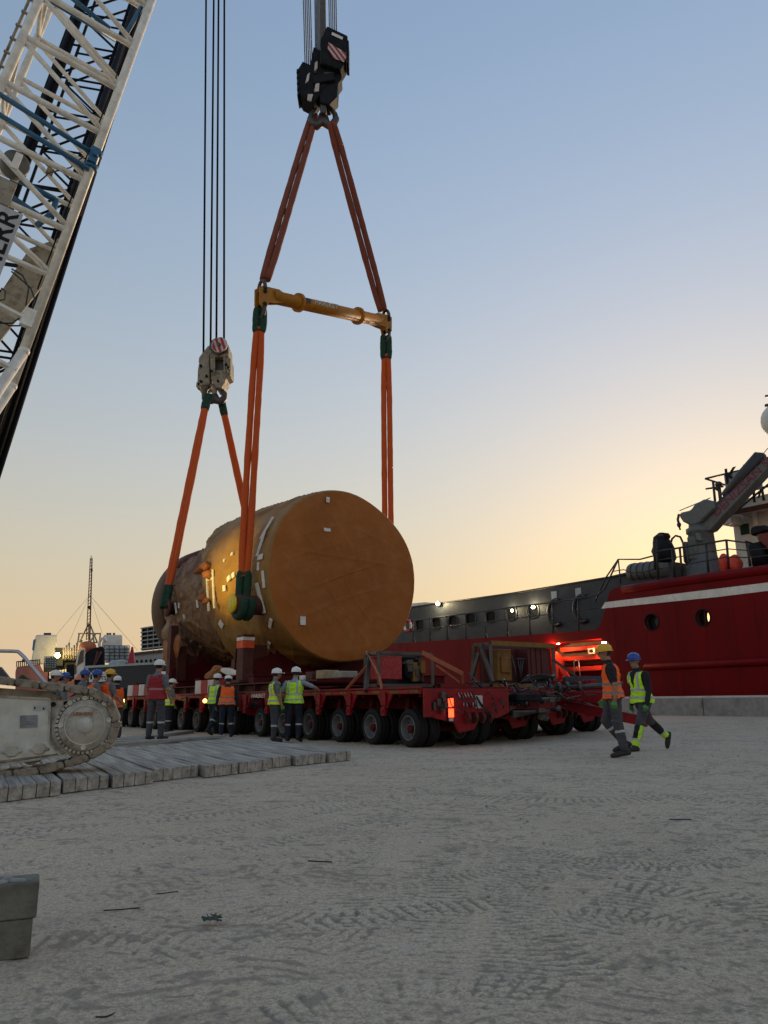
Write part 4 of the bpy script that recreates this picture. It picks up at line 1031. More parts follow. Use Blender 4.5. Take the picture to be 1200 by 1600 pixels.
# ---------------------------------------------------------------- crawler crane: track, lower left
cr = empty('crawler_crane', (-6.5, 9.5, .17), 'cream white crawler crane with a dirty track and a white lattice boom with blue struts', 'crane', 'cranes')
F0 = dp(133, 1133, 10.0)                       # sprocket hub
ta = Vector((.955, .295, 0)).normalized()      # along the track, towards the sprocket
tn = Vector((ta.y, -ta.x, 0))                  # out of the face, towards the camera
def tk(px, py, off=0.0):                       # point on the track's side face
    d = ray(px, py); t = (F0+tn*off-C0).dot(tn)/d.dot(tn); return C0+t*d
def tk2(px, py): P = tk(px, py)-F0; return P.dot(ta), P.z
def TK(a, z, o=0.0): return F0+ta*a+Z*z+tn*o
fr = [tk2(*p) for p in ((-180,1072),(80,1092),(150,1098),(172,1120),(172,1145),(150,1172),(95,1181),(0,1195),(-180,1208))]
b = MB(); b.prism(fr, TK, -.62, -.10); b.build('track_frame', M_['trackwhite'], cr, bev=.02)
pan = [tk2(*p) for p in ((-180,1074),(77,1093),(76,1157),(93,1178),(0,1190),(-180,1203))]
b = MB(); b.prism(pan, TK, -.098, -.075); b.build('side_panel', M_['panelwhite'], cr, bev=.008)
b = MB()
for p, q_ in (((78,1092),(76,1157)), ((76,1157),(94,1180)), ((-100,1083),(78,1092)), ((-150,1206),(0,1195)), ((0,1195),(95,1181)), ((95,1181),(140,1171))): 
    b.bar(tk(*p, -.07), tk(*q_, -.07), .025, .03, up=tn)
b.build('frame_lip', M_['trackwhite'], cr)
hub = F0
b = MB(); b.lathe([(-.5,.40),(-.06,.40),(-.05,.385)], hub-tn*.02, tn, 48); b.build('drive_housing', M_['trackwhite'], cr)
b = MB(); b.lathe([(-.3,.36),(.0,.36),(.012,.352),(.012,.30)], hub, tn, 48)
for k in range(40):
    a = 2*math.pi*k/40; p = hub+ta*math.cos(a)*.333+Z*math.sin(a)*.333+tn*.012
    b.box(p, (.03,.034,.02), (ta*math.cos(a)+Z*math.sin(a), ta*-math.sin(a)+Z*math.cos(a), tn))
b.lathe([(0,.31),(.016,.305),(.016,.0)], hub+tn*.005, tn, 48)
b2_ = MB(); b2_.lathe([(0.0,.352),(.0145,.350),(.0145,.312),(0,.31)], hub, tn, 64); b2_.build('gap_ring', mat('gap_ring_brown', (.07,.05,.035), .7, bump=.3), cr)  # dark brown ring between hub cover and sprocket notches
b.build('sprocket', M_['trackwhite'], cr)
b = MB(); b.lathe([(0,.242),(.01,.24),(.01,.232),(0,.23)], hub+tn*.02, tn, 48); b.lathe([(0,.098),(.02,.096),(.02,0)], hub+tn*.02, tn, 32)
for a, r_ in ((.2,.285),(math.pi+.0,.285),(-1.57,.27),(1.65,.33),(.9,.335),(2.2,.335),(-.8,.335)): b.lathe([(0,.03),(.012,.03),(.012,.015),(.004,.012),(.004,0)], hub+tn*.02+ta*math.cos(a)*r_+Z*math.sin(a)*r_, tn, 12)
b.build('hub_cover', M_['panelwhite'], cr)
lettering('hub_lettering', 'LIEBHERR', .058, hub+ta*-.152+Z*.118+tn*.024, ta, Z, mat('hub_letters', (.3,.09,.02), .6), cr, sx=.95)
b = MB(); b.prism([tk2(*p) for p in ((30,1118),(57.5,1117.5),(57,1136.5),(29.5,1138))], TK, -.073, -.066); b.build('info_plate', mat('info_plate', (.2,.23,.26), .4, metal=.3), cr)
b = MB()
for k in range(7):
    x1 = (42, 41.5, 41, 46, 54, 54, 41)[k]; b.bar(tk(31, 1120+k*2.5, -.064), tk(x1, 1120+k*2.4, -.064), .003, .006, up=tn)
b.build('plate_text', M_['hullgrey'], cr)
b = MB(); b.prism([tk2(*p) for p in ((51,1102.5),(70.5,1103),(70,1110),(50.5,1110.5))], TK, -.073, -.067); b.build('warning_label', M_['signw'], cr)
b = MB(); b.prism([tk2(*p) for p in ((52.2,1104),(55.5,1106.5),(52.2,1109))], TK, -.066, -.063); b.prism([tk2(*p) for p in ((65,1108.5),(67.3,1104.5),(69.4,1108.5))], TK, -.066, -.063); b.build('warning_marks', M_['black'], cr)
for px, py in ((18,1176),(61,1172)):
    b = MB(); p = tk(px, py, -.06)
    b.prism([(-.17,.03),(-.1,.045),(-.07,.11),(.07,.11),(.1,.045),(.17,.03),(.17,0),(.1,-.02),(.06,-.07),(-.06,-.07),(-.1,-.02),(-.17,0)], lambda x, z, h: p+ta*x*.7+Z*(z*.7)+tn*h, -.02, .012); b.build('roller_cover', M_['trackwhite'], cr, bev=.01)
for px, py in ((83.5,1100.5),(103,1099)):
    b = MB(); b.lathe([(0,.03),(.01,.03),(.01,.02),(-.02,.015),(-.02,0)], tk(px, py, -.06), tn, 14); b.build('bolt_boss', M_['black'], cr)
# shoes round the track: path of the chain
path = [tk2(*p) for p in ((-230,1040),(-60,1056),(0,1063),(75,1072),(150,1080),(170,1094),(182,1115),(184,1145),(170,1166),(146,1181),(120,1190),(60,1205),(0,1212),(-120,1226),(-230,1238))]
SH = []; acc = []
for p, q_ in zip(path, path[1:]): acc.append(math.dist(p, q_))
tot = sum(acc)
def along(s_):
    for i, L_ in enumerate(acc):
        if s_ <= L_: t = s_/L_; p, q_ = path[i], path[i+1]; return (p[0]+(q_[0]-p[0])*t, p[1]+(q_[1]-p[1])*t), i
        s_ -= L_
    return path[-1], len(acc)-1
pitch = .29; k = 0; s_ = .05
while s_ < tot-.3:
    (a0, z0), _ = along(s_); (a1, z1), _ = along(s_+pitch-.012)
    d = (ta*(a1-a0)+Z*(z1-z0)); L_ = d.length; d.normalize(); n_ = tn.cross(d); 
    if k == 0 and n_.z < 0: sgn = -1
    elif k == 0: sgn = 1
    n_ = n_*sgn
    c = TK((a0+a1)/2, (z0+z1)/2)
    b = MB()
    prof_ = [(-L_/2,.01),(-L_/2+.03,.045),(-.02,.05),(.01,.028),(L_/2-.07,.03),(L_/2-.04,.05),(L_/2,.045),(L_/2,-.03),(L_/2-.05,-.045),(-L_/2+.08,-.04),(-L_/2,-.05)]
    b.prism([(x, -z) for x, z in prof_], lambda x, z, h: c+d*x+n_*z+tn*h, -.72, .05)
    b.tube([c-d*(L_/2-.035)-n_*.0-tn*.7, c-d*(L_/2-.035)+tn*.075], .034, 10)
    b.box(c+tn*-.02+n_*-.0, (L_*.5,.15,.1), (d, tn, n_), .8)
    b.build('track_shoe', M_['shoe'], cr, bev=.008)
    s_ += pitch; k += 1
b = MB()
for k in range(9): b.lathe([(-.5,.11),(-.12,.11)], TK(-.6-.42*k, -.36-.03*k), tn, 16)
for k in range(2): b.lathe([(-.5,.08),(-.12,.08)], TK(-1.5-1.8*k, .40+.03*k), tn, 14)
b.build('rollers', M_['shoe'], cr)
# inner body block hides the hollow of the track (real gearbox)
b = MB(); b.prism([tk2(*p) for p in ((-180,1062),(75,1080),(95,1090),(-180,1085))], TK, -.6, -.25); b.build('carrier_plate', M_['trackwhite'], cr)
# bent grab rail behind the track
gr = empty('grab_rail', tk(-20, 1060), 'bent bright tubular handrail sloping down behind the crane track', 'handrail')
q4 = [dp(x, y, 12.0) for x, y in ((-80,1016),(20,1017.5),(28,1018),(33,1022),(38,1027),(72,1068),(76,1076))]
MB().tube(q4, .028, 10).build('tube', M_['railsteel'], gr)
b = MB(); b.prism([(-40,1040),(0,1042),(20,1067),(-40,1067)], lambda x, y, h: dp(x, y, 11.5)+Vector((0,h,0)), 0, .06); tag(b.build('steel_plate', M_['hullgrey']), 'grey sloping steel plate behind the crane track at the left edge', 'plate')

# ---------------------------------------------------------------- white lattice boom of the crawler crane
NR1 = dp(237, 0, 13.2); NR2 = dp(102, 371, 12.55)
Db = (NR1-NR2).normalized()
n0 = Vector((.85, .52, 0)); Nb = (n0-Db*n0.dot(Db)).normalized()
Bb = Db.cross(Nb); Bb = Bb if Bb.y > 0 else -Bb
def onNR(px, py):            # parameter along the near right chord closest to a pixel ray
    d = ray(px, py); w0 = NR2-C0; a = Db.dot(Db); b_ = Db.dot(d); c_ = d.dot(d); e = Db.dot(w0); f_ = d.dot(w0)
    return (b_*f_-c_*e)/(a*c_-b_*b_)
def width_for(px, py, base, off):     # distance along -off so that the chord projects through the pixel
    best = None
    for i in range(400):
        w_ = i*.01; s0 = -3
        for j in range(60):
            P = base-off*w_+Db*(s0+j*.25)
            L_ = CAMM.inverted() @ P; x = 600+F_PX*L_.x/-L_.z; y = 800-F_PX*L_.y/-L_.z
            e = math.hypot(x-px, y-py)
            if best is None or e < best[0]: best = (e, w_)
    return best[1]
WN = width_for(30, 70, NR2, Nb)
WB = 1.75
LEN = 11
def CH(i, s_):  # chords 0 near right, 1 near left, 2 far right, 3 far left
    p = NR2+Db*s_
    if i in (1, 3): p = p-Nb*WN
    if i in (2, 3): p = p+Bb*WB
    return p
sb = -2.45
for i in range(4): MB().tube([CH(i, sb), CH(i, LEN)], .085 if i != 3 else .075, 12).build('boom_chord', M_['white'], cr)
# foot section converging to the foot pin
foot = CH(0, sb-4.5)-Nb*(WN*.62)
for i in range(4): MB().ell(CH(i, sb), .1, .1, .1).build('chord_joint', M_['white'], cr)
for i in (0, 2): MB().tube([CH(i, sb), CH(i, sb-4.0)-Nb*WN*.42], .09, 12).build('boom_chord', M_['white'], cr)
for i in (1, 3): MB().tube([CH(i, sb), CH(i, sb-4.0)+Nb*WN*.42], .09, 12).build('boom_chord', M_['white'], cr)
pt = 1.17; s0 = onNR(103, 359)
k = 0; s_ = s0
while s_ < LEN-pt:
    up_ = s_+.12
    MB().tube([CH(0, s_), CH(1, s_+.02)], .06, 10).build('boom_lacing', M_['white'], cr)
    MB().tube([CH(0, s_+.06), CH(1, s_+pt-.06)], .05, 10).build('boom_lacing', M_['white'], cr)
    h = s_+pt*.45
    MB().tube([CH(2, h), CH(3, h+.02)], .05, 10).build('boom_lacing', M_['white'], cr)
    MB().tube([CH(2, h+.06), CH(3, h+pt-.06)], .045, 10).build('boom_lacing', M_['white'], cr)
    a, c_ = (0, 2)
    if k % 2: s_ += pt; k += 1; continue
    MB().tube([CH(a, s_), CH(c_, s_+pt/2)], .042, 8).build('boom_lacing', M_['white'], cr)
    MB().tube([CH(c_, s_+pt/2), CH(a, s_+pt)], .042, 8).build('boom_lacing', M_['white'], cr)
    MB().tube([CH(1, s_), CH(3, s_+pt/2)], .042, 8).build('boom_lacing', M_['white'], cr)
    MB().tube([CH(3, s_+pt/2), CH(1, s_+pt)], .042, 8).build('boom_lacing', M_['white'], cr)
    s_ += pt; k += 1
# plate-sided foot reinforcement
b = MB()
pts = [CH(2, s0+.9)-Nb*.08, CH(2, s0+.35)-Nb*.55, CH(2, s0-2.6)-Nb*1.05, CH(2, s0-3.0)-Nb*.75, CH(2, s0-.3)-Nb*.1]
b.add([p for p in pts]+[p+Bb*.12 for p in pts], [(0,1,2,3,4),(9,8,7,6,5)]+[(i, (i+1) % 5, 5+(i+1) % 5, 5+i) for i in range(5)]); b.build('foot_plate', M_['cream'], cr)
MB().tube([tkp for tkp in (CH(0, s0-1.02), CH(1, s0-1.0))], .05, 10).build('boom_lacing', M_['white'], cr)
MB().tube([CH(0, s0-.98), CH(1, s0-.1)], .05, 10).build('boom_lacing', M_['white'], cr)
b = MB(); b.bar(CH(0, s0-2.05), CH(1, s0-1.8), .05, .2, up=Bb); b.build('crossbeam', M_['white'], cr)
b = MB(); b.bar(CH(0, s0-3.0), CH(1, s0-2.7), .05, .16, up=Bb); b.build('crossbeam', M_['white'], cr)
# blue struts and clamps
def nearface(px, py, off=0.0):
    n_ = Bb; d = ray(px, py); t = (NR2+n_*off-C0).dot(n_)/d.dot(n_); return C0+t*d
sc = onNR(148, 250)
b = MB()
for ds in (.0, -.34): b.lathe([(-.05,.13),(.05,.13)], CH(0, sc+ds+.14), Db, 16)
b.box(CH(0, sc)-Nb*.02-Bb*.1, (.16,.12,.34), (Nb, Bb, Db)); b.tube([CH(0, sc)-Bb*.14, CH(0, sc)-Bb*.22], .05, 10); b.build('blue_clamp', M_['blue'], cr)
for a_, c_, o0, o1 in (((146,240),(-6,144),-.05,-.05), ((140,265),(-6,176),-.1,-.1), ((180,62),(68,-6),1.0,.4), ((172,45),(106,-8),1.3,1.2), ((190,66),(232,-8),.9,.9), ((86,312),(30,282),.8,.8), ((62,338),(12,304),.8,.8), ((88,312),(80,340),.8,.8), ((58,352),(78,336),.8,.8)):
    MB().tube([nearface(*a_, o0), nearface(*c_, o1)], .05 if a_[1] < 300 else .06, 10).build('blue_strut', M_['blue'], cr)
# winch drum disc, boxes and cables on the boom
p = nearface(23, 258, .2); b = MB(); b.lathe([(-.12,.24),(.1,.24),(.12,.21),(.12,0)], p, -Bb+Nb*.25, 28); b.build('cable_drum', M_['shipgrey'], cr)
b = MB(); b.box(nearface(26, 252, -.05), (.12,.05,.34), (Nb, Bb, Db)); b.build('drum_bracket', M_['white'], cr)
b = MB(); b.box(nearface(44, 497, -.05), (.2,.12,.34), (Nb, Bb, Db)); b.build('control_box', M_['white'], cr)
b = MB(); b.box(nearface(78, 268, .1), (.12,.08,.12), (Nb, Bb, Db)); b.build('sensor_box', M_['cream'], cr)
for pts in (((18,420),(35,430),(45,450),(40,480)), ((18,424),(48,450),(55,470),(56,490)), ((-5,505),(20,505),(36,492)), ((-5,500),(15,509),(32,509)), ((-4,470),(8,468),(8,455),(2,450)), ((60,285),(75,272),(85,268),(110,262),(130,245))): MB().tube([nearface(x, y, .0) for x, y in pts], .014, 6).build('control_cable', M_['hose'], cr)
# name board, letters stacked along the boom (only its upper end is inside the frame)
s1_ = onNR(33, 335)
bp0 = nearface(31, 336, -.12); dirL = (nearface(31, 336, -.12)-nearface(2, 412, -.12)).normalized(); upL = -(Nb-dirL*Nb.dot(dirL)).normalized()
nn = dirL.cross(upL)
LH = .34; LB = 2.3
b = MB(); b.box(bp0-dirL*(LB/2-.03)+upL*(LH/2), (LB, LH+.1, .03), (dirL, upL, nn)); b.build('name_board', M_['plate'], cr)
me_len = LB-.12
lo = lettering('board_lettering', 'LIEBHERR', .44, bp0-dirL*(LB-.08)+upL*.015-nn*0+( -Bb*.0)+ (nn*.018 if nn.dot(C0-bp0) > 0 else -nn*.03), dirL, upL, M_['black'], cr, sx=1.0, depth=.006)
xs = max(v_.co.dot(dirL) for v_ in lo.data.vertices)-min(v_.co.dot(dirL) for v_ in lo.data.vertices)
base = min(v_.co.dot(dirL) for v_ in lo.data.vertices); kx = me_len/xs
for v_ in lo.data.vertices: v_.co += dirL*((v_.co.dot(dirL)-base)*(kx-1))
b = MB(); b.box(nearface(6, 300, -.1), (.3,.08,.5), (Nb, Bb, Db)); b.build('junction_box', M_['cream'], cr)
# rung track up the left chord
b = MB(); b.tube([CH(1, sb)-Nb*.16+Bb*.1, CH(1, LEN)-Nb*.16+Bb*.1], .03, 6)
for k in range(34): b.box(CH(1, sb+k*.35)-Nb*.13, (.12,.05,.03), (Nb, Bb, Db))
b.build('cable_tray', M_['cream'], cr)
# long fall rope inside the right chord
MB().tube([CH(0, -1)-Nb*.14+Bb*.4, CH(0, LEN)-Nb*.12+Bb*.4], .014, 5).build('fall_rope', M_['rope'], cr)

# ---------------------------------------------------------------- black lattice boom behind
bb = empty('lattice_boom', dp(-40, 900, 20), 'black lattice boom of a second crane seen through and beside the white one', 'crane', 'cranes')
K1 = dp(213, 0, 21.5); K2 = dp(-30, 742, 19.0); Dk_ = (K1-K2).normalized()
Nk = Vector((1, .12, 0)); Nk = (Nk-Dk_*Nk.dot(Dk_)).normalized(); Bk = Dk_.cross(Nk); Bk = Bk if Bk.y > 0 else -Bk
def KC(i, s_):
    p = K2+Dk_*s_
    if i in (1, 3): p = p-Nk*1.78
    if i in (2, 3): p = p+Bk*.9
    return p
for i in range(4): MB().tube([KC(i, -7), KC(i, 24)], (.1,.09,.075,.05)[i], 8).build('boom_chord', M_['black'], bb)
b = MB(); 
b.tube([KC(0,-7)+Nk*.14+Bk*.3, KC(0,20)+Nk*.1+Bk*.3], .04, 6); b.tube([KC(0,-7)-Nk*.16, KC(0,24)-Nk*.16], .05, 6)
b.tube([KC(0,-7)+Nk*.2+Bk*.5, KC(0,9)+Nk*.2+Bk*.5], .07, 6)
for k in range(8):
    f_ = k/7; b.tube([KC(0,-7)*(1-f_)+KC(2,-7)*f_, KC(0,22)*(1-f_)+KC(2,22)*f_], .09, 6)
for k in range(3): b.tube([KC(1,-7)+Nk*(.13*k-.05), KC(1,23)+Nk*(.13*k-.05)], .075, 6)
b.build('pendant_rope', M_['rope'], bb)
s_ = -2.5; k = 0
while s_ < 21.4:
    for i, j in ((0, 1), (2, 3)):
        h = s_+(.7 if i else 0)
        MB().tube([KC(i, h), KC(j, h)], .035, 6).build('boom_lacing', M_['black'], bb)
        MB().tube([KC(i, h), KC(j, h+1.5)] if (k % 2 == 0) else [KC(j, h), KC(i, h+1.5)], .038, 6).build('boom_lacing', M_['black'], bb)
    MB().tube([KC(0, s_), KC(2, s_+.75)], .035, 6).build('boom_lacing', M_['black'], bb); MB().tube([KC(2, s_+.75), KC(0, s_+1.5)], .035, 6).build('boom_lacing', M_['black'], bb)
    s_ += 1.5; k += 1
# ---------------------------------------------------------------- red ship at the right
SV = 24.5
ship = empty('ship', T(15, SV+4, -2), 'big dark red ship with grey upper deckhouse, white stripe and round portholes along the quay', 'ship')
def sp_(px, py, v=SV): return vp(px, py, v)
# side profile in (u, z); right end runs on out of the frame
ur = sp_(1200, 900)[0]
prof_h = [(-16, -2.8), (75, -2.8)]
topline = [sp_(610,1006), sp_(650,1003), sp_(800,994), sp_(932,984), sp_(940,972), sp_(952,925), sp_(962,918), sp_(1000,913), sp_(1060,903), sp_(1200,886)]
topline = [(75, topline[0][1]+.1)]+topline+[(-16, topline[-1][1]+.9)]
poly = [(-16, -2.8), (75, -2.8)]+topline
b = MB(); b.prism(poly, lambda u, z, h: T(u, SV+h, z), 0, 9)
hull = b.build('hull', [M_['hull'], M_['black']], ship)
# cut the portholes and the lit loading recess out of the hull
cut = MB()
ports = [(1018,972,12.5), (1098,965,13.5)]
for px, py, r_ in ports:
    u, z = sp_(px, py); rr = abs(sp_(px+r_, py)[0]-u)*.86; cut.lathe([(-.5, rr), (.35, rr)], T(u, SV, z), V, 32)
RU0, RZ0 = sp_(951, 1086); RU1, RZ1 = sp_(850, 1004)
rq = [sp_(951,1086), sp_(846,1086), sp_(846,1012), sp_(868,1004), sp_(938,998), sp_(951,1004)]
cut.prism(rq, lambda u, z, h: T(u, SV+h, z), -.5, 1.5)
co_ = cut.build('cutter', M_['hull'])
bo = hull.modifiers.new('b', 'BOOLEAN'); bo.operation = 'DIFFERENCE'; bo.object = co_; bo.solver = 'EXACT'
bpy.context.view_layer.update()
me = bpy.data.meshes.new_from_object(hull.evaluated_get(bpy.context.evaluated_depsgraph_get())); hull.modifiers.clear(); hull.data = me
bpy.data.objects.remove(co_)
for k, (px, py, r_) in enumerate(ports):
    u, z = sp_(px, py); rr = abs(sp_(px+r_, py)[0]-u)*.86
    b = MB(); b.lathe([(-.03, rr*1.12), (-.03, rr*.98), (.1, rr*.9), (.1, rr*1.0)], T(u, SV, z), V, 32, close=True); pf = b.build('porthole', M_['black'], ship)
    b = MB(); b.lathe([(.28, rr*.98), (.3, rr*.98), (.3, 0)], T(u, SV, z), V, 32); b.build('pane', M_['darkwin'], pf)
    if k == 1:
        b = MB(); b.prism([(math.cos(a)*.36*rr+.1, math.sin(a)*.7*rr) for a in [R(x) for x in range(-90, 91, 15)]]+[(math.cos(a)*.28*rr+.1, math.sin(a)*.7*rr) for a in [R(x) for x in range(105, 256, 15)]], lambda x, y, h: T(u-.28*rr-x, SV+.25+h, z+y), 0, .02)
        b.build('lit_lens', M_['litglass'], pf)
    else:
        b = MB(); b.prism([(math.cos(a)*.26*rr, math.sin(a)*.5*rr) for a in [R(x) for x in range(0, 360, 20)]], lambda x, y, h: T(u-.38*rr-x, SV+.25+h, z+y), 0, .02)
        b.build('pane', M_['hullgrey'], pf)
# white stripe, waterline, rubbing strakes, gunwale roll
def band(name, pts, m_, th=.03, off=0):
    b = MB(); b.prism([sp_(*p) for p in pts], lambda u, z, h: T(u, SV-h, z), -.01, th); return b.build(name, m_, ship)
band('white_stripe', [(946,941),(1120,920),(1235,906),(1235,919),(1120,933),(940,951)], M_['hullwhite'])
a_, c_ = VP(1010, 1042, SV), VP(1240, 1031.5, SV); b = MB(); b.tube([a_-(c_-a_)*.02, a_, c_, c_+(c_-a_)*1.5], [.1,.2,.2,.2], 10); b.build('rubbing_strake', M_['hull'], ship)
b = MB(); pl = [VP(x, y, SV+.05) for x, y in ((974,922),(1000,918),(1060,909),(1200,890),(1240,884))]; pl.append(pl[-1]+(pl[-1]-pl[-2])*4); b.tube(pl, .24, 10); b.build('gunwale_roll', M_['hull'], ship)
z_ = sp_(1100, 1089)[1]; b = MB(); b.tbx(-16, 16, SV-.05, SV-.001, z_-.05, z_+.05); b.build('waterline_band', M_['hullwhite'], ship)
b = MB(); b.tbx(-16, 16, SV-.14, SV-.001, z_-.3, z_-.06); b.build('fender_strip', M_['hull'], ship)
# plating seams
b = MB()
for px in (962, 1010, 1060, 1105, 1150, 1185, 1225): u, z = sp_(px, 1000); b.tbx(u-.012, u+.012, SV-.008, SV-.001, .8, topline[-2][1]-.6)
b.build('weld_seam', M_['hull'], ship)
# lit recess: stepped ledges, ladder, davit arm and lamp
re_ = empty; b = MB()
for i, (z0, z1, dv) in enumerate(((.0,.10,.35),(.22,.30,.5),(.44,.52,.65),(.64,.72,.8),(.82,.9,.95))):
    za = RZ0+(RZ1-RZ0)*z0; zb = RZ0+(RZ1-RZ0)*z1
    b.tbx(RU0+.02, RU1-.4, SV+dv, SV+1.49, za, zb)
b.build('recess_ledge', M_['davit'], ship, bev=.02)  # same paint as the hull, coloured brighter so the ledges look lit
b = MB(); a_ = vp(868, 1018, SV+.3); pl = [(868,1018),(880,1030),(878,1040),(892,1062),(885,1064),(873,1044),(872,1060),(864,1060),(866,1035)]
b.prism([vp(x, y, SV+.2) for x, y in pl], lambda u, z, h: T(u, SV+.2+h, z), 0, .15); b.build('davit_arm', M_['davit'], ship, bev=.01)
b = MB(); b.prism([vp(x, y, SV+.45) for x, y in ((918,1013),(928,1012),(929,1021),(919,1022))], lambda u, z, h: T(u, SV+.45+h, z), 0, .05); b.build('recess_sign', M_['signw'], ship)
b = MB(); b.prism([vp(x, y, SV+.43) for x, y in ((920.5,1016),(925,1014),(927,1018),(924,1020),(921,1019))], lambda u, z, h: T(u, SV+.43+h, z), 0, .015); b.build('sign_mark', M_['black'], ship)
b = MB(); p1, p2 = VP(898,1058,SV+.1), VP(905,1058,SV+.1)
b.tube([VP(898,1062,SV+.1), VP(897,1034,SV+.1), VP(899,1032,SV+.1), VP(904,1032,SV+.1), VP(907,1062,SV+.1)], .03, 6); b.build('grab_frame', M_['railsteel'], ship)
lp = VP(944, 1004, SV+.35)
b = MB(); b.box(lp, (.2, .12, .06), (U, V, Z)); b.build('recess_lamp', M_['lampw'], ship)
la = bpy.data.lights.new('recess_light', 'POINT'); la.energy = 60; la.color = (1, .36, .12); la.shadow_soft_size = .12
lo_ = bpy.data.objects.new('recess_light', la); COL.objects.link(lo_); lo_.location = lp-Z*.25-V*.3+U*.5
lp2 = VP(872, 1008, SV+.5); la = bpy.data.lights.new('recess_light', 'POINT'); la.energy = 60; la.color = (1, .36, .12); la.shadow_soft_size = .12
lo_ = bpy.data.objects.new('recess_light', la); COL.objects.link(lo_); lo_.location = lp2-Z*.15-V*.55
b = MB(); b.box(lp2+Z*.08, (.16, .12, .05), (U, V, Z)); b.build('recess_lamp', M_['lampw'], ship)
# grey deckhouse set back on the hull
GV = SV+1.4
gp = [vp(600,1006,GV), vp(625,1003,GV), vp(800,990,GV), vp(960,978,GV), vp(985,958,GV), vp(985,897,GV), vp(945,902,GV), vp(800,926,GV), vp(640,948,GV), vp(610,952,GV)]
zt_ = gp[6][1]; 
b = MB(); b.prism([(gp[0][0]+40, 3), (gp[4][0]-3, 3), (gp[4][0]-3, zt_+.25), (gp[6][0], zt_), (gp[7][0], gp[7][1]), (gp[8][0], gp[8][1]), (gp[8][0]+.4, gp[8][1]-.9), (gp[0][0]+40, gp[8][1]-.9)], lambda u, z, h: T(u, GV+h, z), 0, 6.5)
dh = b.build('deckhouse', M_['hullgrey'], ship)
cut = MB(); wins = []
for px, py, wd, hg in ((656,977,13.5,17),(682,974,14,17),(708,971,14.5,17.5),(736,967,16,18),(767,964,16.5,18),(799,959,17,19.5),(832,955,20,20)):
    u, z = vp(px, py, GV); hw = abs(vp(px+wd/2, py, GV)[0]-u); hh = abs(vp(px, py-hg/2, GV)[1]-z)
    poly_ = [(u+hw*math.copysign(abs(math.cos(a))**.55, math.cos(a)), z+hh*math.copysign(abs(math.sin(a))**.55, math.sin(a))) for a in [2*math.pi*i/24 for i in range(24)]]
    cut.prism(poly_, lambda u_, z_2, h: T(u_, GV+h, z_2), -.3, .45); wins.append((u, z, hw, hh, poly_))
co_ = cut.build('cutter', M_['hull'])
bo = dh.modifiers.new('b', 'BOOLEAN'); bo.operation = 'DIFFERENCE'; bo.object = co_; bo.solver = 'EXACT'
bpy.context.view_layer.update()
me = bpy.data.meshes.new_from_object(dh.evaluated_get(bpy.context.evaluated_depsgraph_get())); dh.modifiers.clear(); dh.data = me
bpy.data.objects.remove(co_)
for u, z, hw, hh, poly_ in wins:
    b = MB(); n_ = len(poly_); inn = [(u+(a-u)*.95, z+(c-z)*.95) for a, c in poly_]; outp = [(u+(a-u)*1.06, z+(c-z)*1.06) for a, c in poly_]
    vs = [T(a, GV-.05, c) for a, c in outp]+[T(a, GV-.05, c) for a, c in inn]+[T(a, GV+.1, c) for a, c in inn]+[T(a, GV+.0, c) for a, c in outp]
    b.add(vs, [(r_*n_+k, r_*n_+(k+1) % n_, ((r_+1) % 4)*n_+(k+1) % n_, ((r_+1) % 4)*n_+k) for r_ in range(4) for k in range(n_)])
    fw = b.build('window', M_['rail'], ship)
    b = MB(); b.prism([(u+(a-u)*.97, z+(c-z)*.97) for a, c in poly_], lambda a, c, h: T(a, GV+h, c), .09, .12); b.build('pane', M_['darkwin'], fw)
def flood(px, py, v, size, energy, host, col=(1,.82,.5), m_='lampw', name='flood_lamp', side=-1):
    p = VP(px, py, v); b = MB(); b.ell(p, size, size, size, None, 10, 7); b.build(name, M_[m_], host)
    b = MB(); b.lathe([(0,size*1.5),(.12,size*1.2),(.25,size*.5),(.25,0)], p+V*size*.7, V, 14); b.build('lamp_housing', M_['black'], host)
    l_ = bpy.data.lights.new(name, 'POINT'); l_.energy = energy; l_.color = col; l_.shadow_soft_size = size
    o = bpy.data.objects.new(name, l_); COL.objects.link(o); o.location = p-V*(size*2.2)
flood(684, 943, GV-.3, .13, 45, ship)
flood(800, 954, GV-.12, .08, 14, ship)
flood(833, 948.5, GV-.12, .1, 22, ship)
# small deckhouse fittings
b = MB()
for px, py in ((866,931),(904,926)): u, z = vp(px, py, GV); b.tbx(u-.22, u+.22, GV-.03, GV, z-.28, z+.28)
b.build('small_notice', M_['signw'], ship)
for px, py in ((871,957),(912,951)):
    u, z = vp(px, py, GV); b = MB(); b.tube([T(u+.65*math.cos(a), GV-.12, z+.8*math.sin(a)) for a in [R(x) for x in range(-120, 121, 15)]], .11, 8); b.build('hose_reel', M_['rail'], ship)
b = MB(); pl = [VP(x, y, GV-.02) for x, y in ((640,949),(800,927),(945,903),(985,897))]; b.tube(pl, .06, 6); b.build('roof_edge', M_['rail'], ship)
# railings along the lower deck
RV = SV+.15
b = MB(); top = [(620,976),(645,970),(671,966.5),(727,959),(800,949),(865,941),(933,930),(945,920),(966,874)]
b.tube([VP(x, y, RV) for x, y in top], .05, 6); mid = [(622,990),(671,982),(727,975),(800,967),(865,959),(935,950)]
b.tube([VP(x, y, RV) for x, y in mid], .035, 6)
for x, yt in ((645,970),(671,966.5),(698,963),(727,959),(758,955),(792,950),(827,946),(863,941),(903,935)):
    yb = 1004-(x-640)*.062; b.tube([VP(x, yt, RV), VP(x+1.2, yb, RV)], .05, 6); b.bar(VP(x+1, yb-8, RV), VP(x+4, yb, RV), .06)
b.build('lower_railing', M_['rail'], ship)
